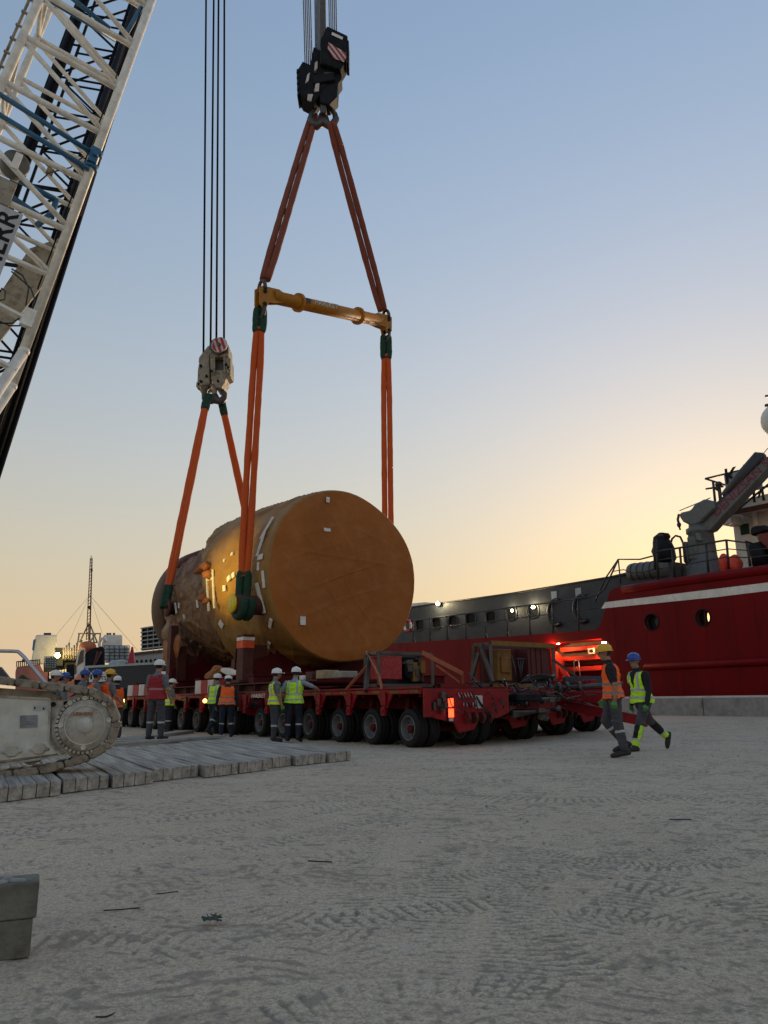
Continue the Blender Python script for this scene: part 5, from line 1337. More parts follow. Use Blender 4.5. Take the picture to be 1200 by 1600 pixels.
# forward deck railings
DV = SV+.6
b = MB()
b.tube([VP(x, y, DV) for x, y in ((930,940),(945,905),(966,874),(1000,874),(1023,868))], .045, 6)
b.tube([VP(966,874,DV), VP(970,912,DV)], .04, 6); b.tube([VP(x, y, DV) for x, y in ((957,893),(975,890),(985,895),(1010,893),(1024,888))], .03, 6)
rl = [(1023,862),(1050,858),(1090,851),(1135,844),(1166,848),(1173,884)]
b.tube([VP(x, y, DV) for x, y in rl], .055, 6)
for x, yt in ((1024,838),(1050,858),(1062,856),(1103,849),(1135,844),(1168,849)): b.tube([VP(x, yt, DV), VP(x+4, 906-(x-1023)*.145, DV)], .06, 6)
for dy in (14, 28): b.tube([VP(x, y, DV) for x, y in ((1024,862+dy),(1090,852+dy*.95),(1137,845+dy*.9),(1170,849+dy*.8),(1230,842+dy*.8))], .03, 6)
b.build('deck_railing', M_['rail'], ship)
b = MB(); b.tube([VP(x, y, DV) for x, y in ((1024,890),(1022,848),(1023,840),(1027,837),(1036,837))], .08, 8); b.tube([VP(x, y, DV+.5) for x, y in ((1048,850),(1050,842),(1056,837),(1063,839),(1068,850),(1073,882))], .06, 8); b.build('vent_pipe', M_['rail'], ship)
b = MB(); u0, zd = vp(965, 920, SV+.2); 
b.prism([(vp(985,900,26)[0], vp(1000,905,26)[1]-1), (-16, vp(1000,905,26)[1]-1), (-16, vp(1200,875,26)[1]-.3), (vp(1200,889,26)[0], vp(1200,889,26)[1]-.35), (vp(985,916,26)[0], vp(985,916,26)[1]-.3)], lambda u, z, h: T(u, 26+h, z), -.8, 6); b.build('deck', M_['hullgrey'], ship)
# life raft canister
def canister(x0, x1, py, v, r_, lab):
    a_, c_ = VP(x0, py+2, v), VP(x1, py-3, v); d = (c_-a_).normalized(); L_ = (c_-a_).length
    root = empty('life_raft_canister', a_, lab, 'life raft')
    MB().lathe([(0,r_*.55),(.08,r_*.9),(.2,r_),(L_-.2,r_),(L_-.08,r_*.9),(L_,r_*.55)], a_, d, 24).build('shell', M_['shipgrey'], root)
    for t in (.2, .4, .6, .8): MB().lathe([(-.04,r_*1.04),(.04,r_*1.04)], a_+d*L_*t, d, 24).build('band', M_['rail'], root)
    MB().bar(a_+d*.4-Z*r_, a_+d*.4-Z*r_*1.6, .3, .3).build('cradle', M_['rail'], root)
canister(984, 1033, 893, DV+1.0, .52, 'grey ribbed life raft canister lying behind the forward railing of the red ship')
# white wheelhouse at the right edge
WV = 30.0
wh = lambda x, y, v=WV: vp(x, y, v)
b = MB(); u0 = wh(1149, 850)[0]; zb, zt2 = wh(1155, 900)[1]-1, wh(1149, 797)[1]; b.tbx(-16, u0, WV, WV+7, zb, zt2); b.build('wheelhouse', M_['hullwhite'], ship)
b = MB(); b.prism([wh(*p, WV-1.6) for p in ((1136,800),(1150,797),(1215,786),(1215,768),(1180,776),(1156,782),(1136,796))], lambda u, z, h: T(u, WV-1.6+h, z), 0, 8); b.build('bridge_deck', M_['hullwhite'], ship)
b = MB(); a_, c_ = VP(1134, 803, WV-1.6), VP(1215, 787, WV-1.6); b.bar(a_, c_, .25, .22); b.build('deck_edge', M_['redox'], ship)
b = MB(); b.tube([VP(1170,792,WV-.2), VP(1178,800,WV-.2), VP(1181,820,WV-.2), VP(1180,824,WV-.2)], .14, 8); b.build('drain_pipe', M_['hullwhite'], ship)
b = MB(); u_, z_ = wh(1164, 827); b.tbx(u_-.25, u_+.25, WV-.04, WV-.001, z_-.3, z_+.3); b.build('green_notice', M_['green'], ship)
b = MB(); u_, z_ = wh(1143, 811, WV-.6); b.tbx(u_-.3, u_+.3, WV-1.2, WV-.1, z_-.35, z_+.3); b.build('side_light', M_['hullwhite'], ship)
b = MB()
for pts in (((1102,748),(1140,739),(1165,733)), ((1102,748),(1134,758),(1150,757)), ((1103,764),(1130,760)), ((1185,778),(1190,762),(1215,757)), ((1148,800),(1215,745))): b.tube([VP(x, y, WV-1.6) for x, y in pts], .06, 6)
for x, y0, y1 in ((1114,751,790),(1175,733,785),(1190,762,782)): b.tube([VP(x, y0, WV-1.6), VP(x+4, y1, WV-1.6)], .07, 6)
b.build('bridge_railing', M_['rail'], ship)
b = MB(); b.prism([wh(*p, WV-1.7) for p in ((1131,742),(1190,727),(1190,764),(1135,773))], lambda u, z, h: T(u, WV-1.7+h, z), 0, .1); b.build('name_board', mat('board_grey', (.3,.32,.33), .6), ship)
p = VP(1133, 757, WV-1.73); lettering('board_lettering', 'KA', 1.25, p+U*0-V*.02, (VP(1190,745,WV-1.73)-p), Z, M_['black'], ship)
b = MB(); x = VP(1123, 757, WV-1.5); b.tube([x, VP(1127, 790, WV-1.5)], .1, 8); b.ell(x, .2, .2, .18); b.ell(VP(1122,763,WV-1.5), .16,.16,.16); b.build('signal_light', M_['rail'], ship)
b = MB(); b.ell(VP(1222, 656, 31), 1.1, 1.1, 1.05, None, 20, 12); b.lathe([(-.9,.7),(-.1,1.08)], VP(1222,658,31), Z, 20); b.tube([VP(1222,668,31), VP(1222,780,31)], .4, 10); b.build('radar_dome', M_['hullwhite'], ship)
b = MB(); b.tube([VP(1196,634,31), VP(1215,630,31)], .1, 6); b.tube([VP(1196,619,31), VP(1215,617,31)], .07, 6); b.build('mast_aerial', M_['rail'], ship)
# deck crane of the ship
dc = empty('deck_crane', VP(1103, 893, 27), 'grey folded deck crane with lettered jib standing on the red ship', 'deck crane')
CVv = 27.0
def cyl(p0, p1, r0, r1, n=20): 
    m = MB(); m.tube([p0, p1], r0, n, r2=r1); return m
zc_ = lambda x, y, v=CVv: VP(x, y, v)
pxm = (zc_(1104, 850)-zc_(1103, 850)).dot(-U)
base = zc_(1102, 900); MB().lathe([(-1.0,.95),(.55,.95),(.6,.8),(1.1,.72),(2.3,.66),(2.35,.74),(2.6,.74),(2.62,.6),(3.0,.55)], base, Z, 28).build('pedestal', M_['shipgrey'], dc)
b = MB()
for x0, x1, y0, y1 in ((1072,1086,838,875),(1064,1072,846,880),(1084,1092,832,846)): b.prism([vp(x, y, CVv-.8) for x, y in ((x0,y0),(x1,y0),(x1+3,y1),(x0+3,y1))], lambda u, z, h: T(u, CVv-.8+h, z), 0, .8)
b.build('hydraulic_tank', M_['shipgrey'], dc, bev=.08)
b = MB(); b.prism([vp(x, y, CVv-.35) for x, y in ((1094,822),(1101,808),(1200,712),(1240,672),(1240,690),(1200,732),(1128,808),(1110,828),(1096,834))], lambda u, z, h: T(u, CVv-.35+h, z), 0, .7)
b.build('jib', M_['shipgrey'], dc, bev=.04)
b = MB(); b.tube([zc_(1134,776,CVv+.2), zc_(1160,748,CVv+.2), zc_(1190,714,CVv+.2), zc_(1194,709,CVv+.2)], [.3,.42,.42,.1], 14); b.tube([zc_(1090,818), zc_(1140,772)], .15, 8); b.build('lift_cylinder', M_['rail'], dc)
b = MB(); b.prism([vp(x, y, CVv-.6) for x, y in ((1061,801),(1078,797),(1084,788),(1100,779),(1113,783),(1117,794),(1104,806),(1092,818),(1080,822),(1066,815),(1060,806))], lambda u, z, h: T(u, CVv-.6+h, z), 0, 1.2); b.build('knuckle_head', M_['shipgrey'], dc, bev=.1)
b = MB(); b.tube([zc_(1061,803), zc_(1059,812), zc_(1061,819)], .07, 6); b.ell(zc_(1061,820), .12,.12,.16); b.tube([zc_(1061,822), zc_(1063,828)], .05, 6); b.build('hook', M_['rail'], dc)
b = MB(); b.tube([zc_(1062,798), zc_(1110,778)], .03, 5); b.tube([zc_(1150,760,CVv-.6), zc_(1200,700,CVv-.6)], .02, 5); b.build('wire', M_['rail'], dc)
jd = (zc_(1200,722)-zc_(1118,804)).normalized(); ju = (Z-jd*Z.dot(jd)).normalized()
lm = mat('jib_letters', (.2,.03,.05), .6)
lettering('jib_lettering', 'DENIZSAN SWL 21kN', .62, zc_(1119,808,CVv-.37)+ju*.0, jd, ju, lm, dc, sx=1.12)
# dark covered device
cv = empty('covered_device', zc_(1040, 900, 26.2), 'dark hooded device on a grey pedestal beside the life raft canister on the ship', 'covered device')
b = MB(); b.lathe([(0,.45),(.9,.45),(1.0,.3)], VP(1043,902,26.2), Z, 18); b.build('pedestal', M_['shipgrey'], cv)
c_ = VP(1042, 880, 26.2); b = MB(); b.lathe([(-.1,.3),(.2,.55),(.8,.6),(1.2,.45),(1.3,.36),(1.45,.42),(1.62,.38),(1.75,.12),(1.76,0)], c_, Z+U*.12, 18)
for i, p in enumerate(b.v): b.v[i] = p+Vector((mn.noise(p*2)*.15, mn.noise(p*2+V*5)*.15, 0))
b.build('cover', M_['black'], cv)
for (x0, x1, lab) in ((1126,1138,'crumpled orange-red covered reel on the ship deck, left one behind the rail post'),(1141,1157,'crumpled orange-red covered reel on the ship deck, right one beside the wheelhouse')):
    p = VP((x0+x1)/2, 884, 26.4); b = MB(); b.ell(p+Z*.05, (x1-x0)*.5*pxm*.95, .4, .6, (U,V,Z), 18, 12)
    for i, q_ in enumerate(b.v): b.v[i] = q_+Vector((mn.noise(q_*3)*.12, 0, mn.noise(q_*3+V*3)*.1))
    tag(b.build('covered_reel', mat('orange_red_cover', (.75,.07,.03), .55, var=.25, scale=4, bump=.5, bscale=8)), lab, 'covered reel')
# rescue boat at the edge
rbt = empty('rescue_boat', VP(1195, 850, 26.5), 'dark red rescue boat with a black outboard motor cover at the right picture edge', 'rescue boat')
b = MB(); b.prism([vp(x, y, 26.3) for x, y in ((1177,831),(1240,822),(1240,866),(1200,862),(1188,852),(1181,842))], lambda u, z, h: T(u, 26.3+h, z), 0, 1.6); b.build('boat_hull', M_['redboat'], rbt, bev=.15)
b = MB(); b.prism([vp(x, y, 26.2) for x, y in ((1171,826),(1175,822),(1196,820),(1199,829),(1178,836),(1172,837))], lambda u, z, h: T(u, 26.2+h, z), 0, .9); b.build('motor_cover', M_['black'], rbt, bev=.08)
b = MB(); b.tube([VP(1183,850,26.6), VP(1192,888,26.6)], .45, 10); b.tube([VP(1165,846,26.4),VP(1180,851,26.4)], .06, 6); b.build('cradle', M_['black'], rbt)
# life ring near the drum
u, z = vp(637, 978, RV-.15); b = MB(); n_ = 28; ringp = [T(u+.42*math.cos(2*math.pi*k/n_), RV-.15, z+.42*math.sin(2*math.pi*k/n_)) for k in range(n_+1)]
b.tube(ringp, .1, 8, cap=False)
for k, f in enumerate(b.m): b.m[k] = 1 if ((k//8)//4) % 3 == 0 else 0
tag(b.build('life_ring', [M_['redchip'], M_['stripew']]), 'orange-red life ring hanging on the ship railing just right of the drum', 'life ring')
# pale box behind the deckhouse roof
b = MB(); b.prism([vp(x, y, GV+5) for x, y in ((640,948),(664,946),(664,941),(642,943))], lambda u, z, h: T(u, GV+5+h, z), 0, 2); b.build('roof_box', M_['hullwhite'], ship)
# ---------------------------------------------------------------- far left: ships, truck, buildings
def dbox(b, x0, y0, x1, y1, D, th, tilt=0):
    return b.prism([(x0, y0), (x1, y0+tilt), (x1, y1), (x0, y1)], lambda x, y, h: dp(x, y, D+h), 0, th)
D = 92
fs = empty('ferry', dp(110, 1065, D), 'faded pink-red hulled ship with two white funnels and a thin guyed mast on the left', 'ship')
b = MB(); b.prism([(24,1050),(26,1042),(62,1038),(68,1050),(250,1052),(250,1098),(24,1098)], lambda x, y, h: dp(x, y, D+h), 0, 9); b.build('hull', M_['pink'], fs)
b = MB(); b.prism([(28,1060),(35,1054),(47,1062),(45,1070),(28,1068)], lambda x, y, h: dp(x, y, D-.1+h), 0, .1); b.build('hull_mark', M_['green'], fs)
b = MB()
for x in range(26, 64, 3): b.tube([dp(x, 1042-(x-26)*.08, D), dp(x, 1034-(x-26)*.08, D)], .06, 5)
b.tube([dp(26,1034,D), dp(63,1031,D)], .07, 5); b.tube([dp(39,1034,D),dp(39,1030,D)], .35, 8); b.build('railing', M_['rail'], fs)
b = MB(); b.prism([(56,992),(89,992),(87,1038),(48,1038)], lambda x, y, h: dp(x, y, D+1+h), 0, 5); b.build('funnel', M_['hullwhite'], fs, bev=.1)
b = MB(); b.prism([(52,1000),(55,998),(53.5,1016),(50,1016)], lambda x, y, h: dp(x, y, D+.9+h), 0, .1); b.build('funnel_mark', M_['blue'], fs)
b = MB(); b.prism([(162,992),(191,992),(191,1012),(158,1012)], lambda x, y, h: dp(x, y, D+1+h), 0, 5); b.build('funnel', M_['hullwhite'], fs, bev=.1)
b = MB()
for x in (70,73,76,78,168,172,178): b.tube([dp(x, 992, D+3), dp(x+.4, 989, D+3)], .14, 6)
b.build('exhaust_pipe', M_['black'], fs)
b = MB(); b.prism([(68,1030),(120,1024),(140,1024),(140,1050),(68,1050)], lambda x, y, h: dp(x, y, D+2+h), 0, 6); dbox(b, 86, 1012, 98, 1040, D+1, 2); dbox(b, 99, 1024, 120, 1032, D+1, 3); b.build('superstructure', M_['hullgrey'], fs)
b = MB()
for k in range(8): b.prism([(77+k*4,1050-k*.7),(79.6+k*4,1049.5-k*.7),(79.6+k*4,1060-k*.5),(77+k*4,1061-k*.5)], lambda x, y, h: dp(x, y, D-.3+h), 0, .3)
b.build('bright_window', M_['tape'], fs)
b = MB(); dbox(b, 75, 1047, 112, 1064, D-.0, 1); b.build('window_band', M_['rail'], fs)
b = MB(); p0, p1 = dp(138.5, 1000, D), dp(143, 872, D)
for dx, dy in ((-.22,-.15),(.22,-.15),(0,.25)): b.tube([p0+Vector((dx,dy,0)), p1+Vector((dx*.5,dy*.5,0))], .055, 5)
for k in range(26):
    t = k/26; q_ = p0.lerp(p1, t); q2 = p0.lerp(p1, t+1/26); b.tube([q_+Vector((-.22,-.15,0))*(1-t*.5), q2+Vector((.22,-.15,0))*(1-t*.5)], .03, 4)
b.ell(dp(139.5,949,D), .26,.2,.2, None, 8, 6); b.ell(dp(143.3,891,D), .14,.14,.25, None, 8, 6)
b.tube([p1, dp(142.2,868,D)], .04, 4); b.build('mast', M_['redox'], fs)
b = MB()
for x, y in ((88,992),(104,1012),(160,990),(215,1016)): b.tube([dp(140,930,D), dp(x,y,D+2)], .018, 4)
b.build('guy_wire', M_['rail'], fs)
b = MB()
for pts in (((139,974),(124,1004)),((140,974),(152,1004)),((139,975),(139,1004)),((122,990),(158,990)),((124,990),(118,1022)),((157,990),(153,1022)),((126,1004),(152,1004)),((127,1004),(125,1020)),((131,1016),(150,990)),((145,990),(149,1020)),((128,1000),(122,1022))): b.tube([dp(*p, D) for p in pts], .09, 6)
for k in range(6): b.tube([dp(99+k*4,1030,D), dp(100+k*4,1012-(k%3)*4,D)], .1, 5)
b.build('gantry', M_['cream'], fs)
b = MB(); b.ell(dp(137,1011,D-.5), 1.0, .9, .7, None, 14, 8); b.build('orange_lifeboat', mat('lifeboat_orange', (.45,.13,.05), .6), fs)
b = MB(); b.tube([dp(x,y,D-1) for x,y in ((156,1016),(155,1006),(158,998),(163,996),(166,1003))], .18, 8); b.build('vent_horn', M_['hullwhite'], fs)
lpos = dp(90, 1024, D-1.5); b = MB(); b.ell(lpos, .27,.25,.27, None, 10, 7); b.build('flood_lamp', M_['lampy'], fs)
# sodium work lamp of the crawler crane, just outside the frame, lights the side of the drum
wl = Vector((-11.6, 21.8, 4.6)); b = MB(); b.ell(wl, .12,.12,.12); b.build('work_lamp', M_['lampy'], cr); b = MB(); b.tube([Vector((-11.7,21.7,0)), wl-Vector((.1,.1,.2))], .05, 8); b.build('lamp_post', M_['steel'], cr)
sl2 = bpy.data.lights.new('work_light', 'SPOT'); sl2.energy = 1500; sl2.color = (1, .7, .13); sl2.spot_size = R(27); sl2.spot_blend = 1.0; sl2.shadow_soft_size = .12
o = bpy.data.objects.new('work_light', sl2); COL.objects.link(o); tgt = on_side(352, 893)[0]
o.location = wl+(tgt-wl).normalized()*.25; o.rotation_euler = (tgt-o.location).to_track_quat('-Z', 'Y').to_euler()
# dark flat truck with a printed board, mobile crane cab behind it
tk_ = empty('flatbed_truck', dp(190, 1090, 44), 'dark box truck with a printed white board on its side behind the workers', 'truck')
Dt = 44
b = MB(); b.prism([(131,1042),(262,1035),(262,1082),(131,1082)], lambda x, y, h: dp(x, y, Dt+h), 0, 2.6); b.build('body', M_['navy'], tk_, bev=.03)
b = MB(); b.prism([(131,1040.5),(262,1033.5),(262,1037),(131,1044)], lambda x, y, h: dp(x, y, Dt-.05+h), 0, 2.7); b.prism([(133,1043),(138,1043),(136,1066),(133,1066)], lambda x, y, h: dp(x, y, Dt-.06+h), 0, .1); b.build('body_rail', M_['signw'], tk_)
b = MB(); b.prism([(139,1051),(173,1049),(173,1064),(139,1066)], lambda x, y, h: dp(x, y, Dt-.06+h), 0, .05); b.build('printed_board', M_['hullwhite'], tk_)
b = MB(); b.prism([(141,1055),(144,1053),(144,1061),(141,1062)], lambda x, y, h: dp(x, y, Dt-.08+h), 0, .015); b.build('board_mark', M_['green'], tk_)
p = dp(157, 1062.5, Dt-.08); lettering('board_lettering', 'TS', .3, p, (1,0,0), Z, mat('board_navy', (.06,.09,.15), .6), tk_)
for x in (150, 165, 225, 240): MB().lathe([(-.2,.5),(.2,.5)], dp(x, 1097, Dt+.2)*1, Vector((0,1,0)), 20).build('wheel', M_['tyre'], tk_)
mc = empty('mobile_crane', dp(140, 1090, 48), 'white cabbed truck with a black machine body standing behind the dark truck', 'truck')
b = MB(); b.prism([(118,1040),(121,1022),(127,1013),(133,1012),(133,1045),(116,1062)], lambda x, y, h: dp(x, y, 48+h), 0, 2.3); b.build('cab', M_['hullwhite'], mc, bev=.05)
b = MB(); b.prism([(131,1040),(132,1022),(140,1015),(148,1012),(160,1010),(164,1014),(164,1042),(131,1044)], lambda x, y, h: dp(x, y, 48.1+h), 0, 2.2); dbox(b, 104, 1038, 116, 1062, 48, 1.5); b.build('machine_body', M_['blackp'], mc, bev=.05)
b = MB(); b.bar(dp(147,1040,47.8), dp(153,1018,47.8), .12); b.bar(dp(158,1018,47.8), dp(150,1036,47.8), .1); b.build('red_brace', M_['maroon'], mc)
b = MB(); b.prism([(123,1026),(126,1017),(131,1015),(130,1034),(120,1040)], lambda x, y, h: dp(x, y, 47.95+h), 0, .04); b.prism([(116,1040),(119,1039),(119,1052),(116,1054)], lambda x, y, h: dp(x, y, 47.95+h), 0, .05); b.build('window', M_['glass'], mc)
b = MB(); dbox(b, 116, 1062, 164, 1092, 48.4, 1.6); b.build('chassis', M_['black'], mc)
for x in (122, 152): MB().lathe([(-.2,.5),(.2,.5)], dp(x, 1096, 48.1), Vector((0,1,0)), 20).build('wheel', M_['tyre'], mc)
def tank(x0, x1, y0, y1, D_, lab):
    root = empty('caged_tank', dp((x0+x1)/2, y1, D_), lab, 'tank', 'caged plastic tanks')
    b = MB(); dbox(b, x0+.8, y0+.8, x1-.8, y1, D_+.1, 1.2); b.build('plastic_tank', M_['wrapped'], root, bev=.08)
    b = MB(); n_ = 5
    for k in range(n_+1):
        x = x0+(x1-x0)*k/n_; b.tube([dp(x,y0,D_), dp(x,y1,D_)], .022, 4)
        y = y0+(y1-y0)*k/n_; b.tube([dp(x0,y,D_), dp(x1,y,D_)], .022, 4)
    b.build('cage', M_['rail'], root)
tank(163, 202, 1009, 1035, 45.2, 'caged translucent plastic tank standing on the dark truck')
tank(69, 88, 1026, 1044, 60, 'smaller caged plastic tank left of the yellow floodlight')
b = MB(); b.prism([(168,1037),(176,1031),(196,1030),(204,1036),(200,1039),(170,1041)], lambda x, y, h: dp(x, y, 44.6+h), 0, .8); tag(b.build('plastic_wrap', M_['wrapped'], bev=.1), 'crumpled clear plastic wrap on top of the dark truck', 'wrap')
cn = empty('traffic_cone', dp(205, 1036, 44.8), 'tall red traffic cone on the dark truck beside the caged tank', 'cone'); b = MB(); b.lathe([(0,.35),(.05,.35),(.05,.22),(.95,.05),(.95,0)], dp(205, 1037, 44.8), Z, 14); b.build('cone', mat('cone_red', (.4,.02,.025), .6), cn)
# hotel block and long arcade building on the far shore
DB = 230
ht = empty('hotel', dp(240, 1040, DB), 'grey multi-storey block with stacked balconies beyond the drum on the far shore', 'building')
b = MB(); b.prism([(221,981),(268,973),(268,1012),(221,1017)], lambda x, y, h: dp(x, y, DB+h), 0, 14); b.build('walls', M_['bldgdark'], ht)
b = MB()
for r_ in range(6): b.prism([(219.5,981+r_*6.4),(268,973+r_*6.9),(268,975.2+r_*6.9),(219.5,983+r_*6.4)], lambda x, y, h: dp(x, y, DB-1.6+h), 0, 2)
for c_ in range(6): x = 221+c_*9; b.prism([(x,981-c_*1.5),(x+1.2,981-c_*1.5),(x+1.2,1016),(x,1017)], lambda x_, y, h: dp(x_, y, DB-1.5+h), 0, 1.9)
b.build('balconies', M_['bldg'], ht)
b = MB()
for r_ in range(5):
    for c_ in range(5): x = 223+c_*9; y = 984+r_*6.6-c_*1.2; b.prism([(x,y+1),(x+4,y+.5),(x+4,y+4),(x,y+4.3)], lambda x_, y_, h: dp(x_, y_, DB-.2+h), 0, .15)
b.build('window', M_['glass'], ht)
ac = empty('arcade_building', dp(230, 1040, 150), 'long low grey building with a row of dark arched windows, far behind the drum', 'building')
b = MB(); b.prism([(206,1023),(260,1017),(260,1048),(206,1048)], lambda x, y, h: dp(x, y, 150+h), 0, 10); b.build('walls', M_['bldg'], ac)
b = MB(); b.prism([(205,1020),(261,1014),(261,1018),(205,1024)], lambda x, y, h: dp(x, y, 149.6+h), 0, 11); b.build('parapet', M_['hullgrey'], ac)
b = MB()
for k in range(6):
    x = 212+k*7.2; y = 1031-k*.5; b.prism([(x,y+7),(x,y+2),(x+1,y+.3),(x+2,y),(x+3,y+.3),(x+4,y+2),(x+4,y+7)], lambda x_, y_, h: dp(x_, y_, 149.9+h), 0, .1)
b.build('arched_windows', M_['black'], ac)
# far shore behind everything
b = MB(); b.box((-60, 560, -1), (1400, 500, 3.5)); tag(b.build('far_shore', mat('far_land', (.1,.1,.09), .95)), kind='structure')
b = MB(); b.prism([(186,1077),(196,1072),(196,1092),(186,1092)], lambda x, y, h: dp(x, y, 33+h), 0, .2)
# round-topped red and white safety board by the workers
rs = empty('safety_board', dp(250, 1075, 27.5), 'white board with a round red sign behind the worker in the dark red vest', 'sign')
b = MB(); dbox(b, 248, 1049, 259, 1064, 27.5, .05); b.build('board', M_['tape'], rs)
b = MB(); b.lathe([(-.02,.11),(.0,.11)], dp(249, 1060, 27.4), Vector((0,1,0)), 20); b.build('red_disc', M_['striper'], rs)
b = MB(); b.tube([dp(253,1064,27.6), dp(253,1095,27.6)], .03, 6); b.build('post', M_['steel'], rs)
# ---------------------------------------------------------------- people
class Fig:
    def __init__(s): s.mb = MB(); s.seg = []
    def cone(s, a, b, r0, r1, cls, flat=None, ax=None):
        a, b = Vector(a), Vector(b); s.seg.append((a, b, (r0+r1)/2, cls)); d = b-a
        if d.length < 1e-4: return
        n = 4
        pts = [a.lerp(b, i/n) for i in range(n+1)]; s.mb.tube(pts, r0, 10, r2=r1)
        s.mb.ell(a, r0, r0, r0, None, 10, 6); s.mb.ell(b, r1, r1, r1, None, 10, 6)
def rot2(a): return math.sin(a), -math.cos(a)
def person(name_label, loc, yaw, pose, shirt, trousers, helmet, vest, h=1.78, voxel=.014, sleeves=.5, vband=True, knees=None, gloves=True, beard=False, extra=None, group='workers in hard hats and vests', headyaw=0, headpitch=0, hair=False):
    k = h/1.775; P = dict(lean=0, side=0, lt=0, rt=0, lk=0, rk=0, lsh=.05, rsh=.05, lab=.12, rab=.12, le=.2, re=.2, labd=.06, rabd=.06, lfoot=0, rfoot=0, lin=0, rin=0); P.update(pose)
    F = Fig(); hip = Vector((0, 0, .95)); X = Vector((1,0,0)); Y = Vector((0,1,0))
    ln = P['lean']; spd = Vector((P['side'], math.sin(ln), math.cos(ln))).normalized(); fwd = (Y-spd*Y.dot(spd)).normalized()
    j = {}
    j['waist'] = hip+spd*.12; j['chest'] = hip+spd*.33; j['neckb'] = hip+spd*.53; j['neckt'] = j['neckb']+spd*.07+fwd*.02
    # legs
    low = []
    for sd, L in ((-1, 'l'), (1, 'r')):
        hp_ = hip+X*sd*.095-Z*.02; a = P[L+'t']; kn = hp_+Vector((sd*math.sin(P[L+'abd']), math.sin(a), -math.cos(a)*math.cos(P[L+'abd'])))*.43
        a2 = a-P[L+'k']; an = kn+Vector((sd*math.sin(P[L+'abd'])*.4, math.sin(a2), -math.cos(a2))).normalized()*.43
        fa = a2+P[L+'foot']; fd_ = Vector((sd*.12, math.cos(fa), math.sin(fa))).normalized(); 
        dn = Vector((0, math.sin(fa), -math.cos(fa)))
        heel = an-fd_*.05+dn*.05; ball = an+fd_*.13+dn*.055; toe = an+fd_*.19+dn*.062
        F.cone(hp_, kn, .105, .078, 'tr'); F.cone(kn, an+(kn-an)*.1, .080, .066, 'sh'+L)
        F.cone(an+(kn-an)*.18, an+(kn-an)*.02, .062, .056, 'boot'); F.cone(an, heel, .05, .042, 'boot'); F.cone(heel, ball, .044, .046, 'boot'); F.cone(ball, toe, .046, .036, 'boot')
        low.append(min((heel.z-.042), ball.z-.046, toe.z-.036)); j[L+'kn'] = kn; j[L+'an'] = an
    # torso as stacked ellipses
    rings = [(hip-spd*.10, .155, .115), (hip, .172, .125), (j['waist'], .158, .115), (hip+spd*.25, .168, .118), (j['chest'], .185, .125), (hip+spd*.42, .19, .12), (hip+spd*.49, .155, .10), (j['neckb'], .07, .07)]
    n = 16; vs = []
    for c, rx, ry in rings:
        if rx > .1: rx *= 1.1
        for i in range(n): t = 2*math.pi*i/n; vs.append(c+X*rx*math.cos(t)+fwd*ry*math.sin(t))
    fs_ = [(i*n+q, i*n+(q+1) % n, (i+1)*n+(q+1) % n, (i+1)*n+q) for i in range(len(rings)-1) for q in range(n)]+[tuple(range(n))[::-1], tuple(range((len(rings)-1)*n, len(rings)*n))]
    F.mb.add(vs, fs_, True)
    F.seg.append((hip-spd*.08, hip+spd*.02, .13, 'tr')); F.seg.append((j['waist']-spd*.02, hip+spd*.45, .15, 'torso')); F.seg.append((hip+spd*.47-X*.1, hip+spd*.47+X*.1, .07, 'torso'))
    F.cone(j['neckb']-spd*.03, j['neckt'], .066, .06, 'skin')
    # arms
    for sd, L in ((-1, 'l'), (1, 'r')):
        shp = hip+spd*.455+X*sd*.205; a = P[L+'sh']; ab = P[L+'ab']
        dv = (fwd*math.sin(a)-spd*math.cos(a)); dv = (dv*math.cos(ab)+X*sd*math.sin(ab)).normalized(); el = shp+dv*.29
        a2 = a+P[L+'e']; dv2 = (fwd*math.sin(a2)-spd*math.cos(a2)); dv2 = (dv2*math.cos(ab*.5-P[L+'in'])+X*sd*math.sin(ab*.5-P[L+'in'])).normalized(); wr_ = el+dv2*.255
        m1 = shp.lerp(el, sleeves*2) if sleeves < .5 else el
        if sleeves >= 1: F.cone(shp, el, .062, .05, 'sleeve'); F.cone(el, wr_, .05, .038, 'sleeve')
        else:
            cut_ = shp.lerp(el, .75); F.cone(shp, cut_, .064, .054, 'sleeve'); F.cone(cut_, el, .044, .042, 'skin'); F.cone(el, wr_, .042, .03, 'skin')
        # hand: palm, four curled fingers of unequal length, thumb from the side
        pd = dv2; side = X.cross(pd)
        if side.length < .1: side = Y
        side = side.normalized(); nrm = pd.cross(side).normalized()      # palm faces the body
        if nrm.dot(X)*sd > 0: nrm = -nrm
        hc = 'glove' if gloves else 'skin'
        for q in (-1, 0, 1): F.cone(wr_, wr_+pd*.085+side*.024*q, .024, .02, hc)
        for q, ln_ in ((-1.5, .062), (-.5, .074), (.5, .078), (1.5, .066)):
            b0 = wr_+pd*.085+side*.021*q; k1 = b0+(pd*.85+nrm*.5).normalized()*ln_*.5; k2 = k1+(pd*.35+nrm*.93).normalized()*ln_*.5
            F.cone(b0, k1, .0115, .0105, hc); F.cone(k1, k2, .0105, .0095, hc)
        tb_ = wr_+pd*.03+side*.03; t1_ = tb_+(pd*.7+side*.6+nrm*.35).normalized()*.04; F.cone(tb_, t1_, .014, .0125, hc); F.cone(t1_, t1_+(pd*.9+nrm*.5).normalized()*.032, .0125, .0105, hc)
        j[L+'w'] = wr_
    # head
    hm = Matrix.Rotation(headyaw, 3, 'Z') @ Matrix.Rotation(headpitch, 3, 'X'); hx, hy, hz = hm @ X, hm @ Y, hm @ Z
    hc_ = j['neckt']+Z*.098+hy*.022
    m = F.mb; A = (hx, hy, hz)
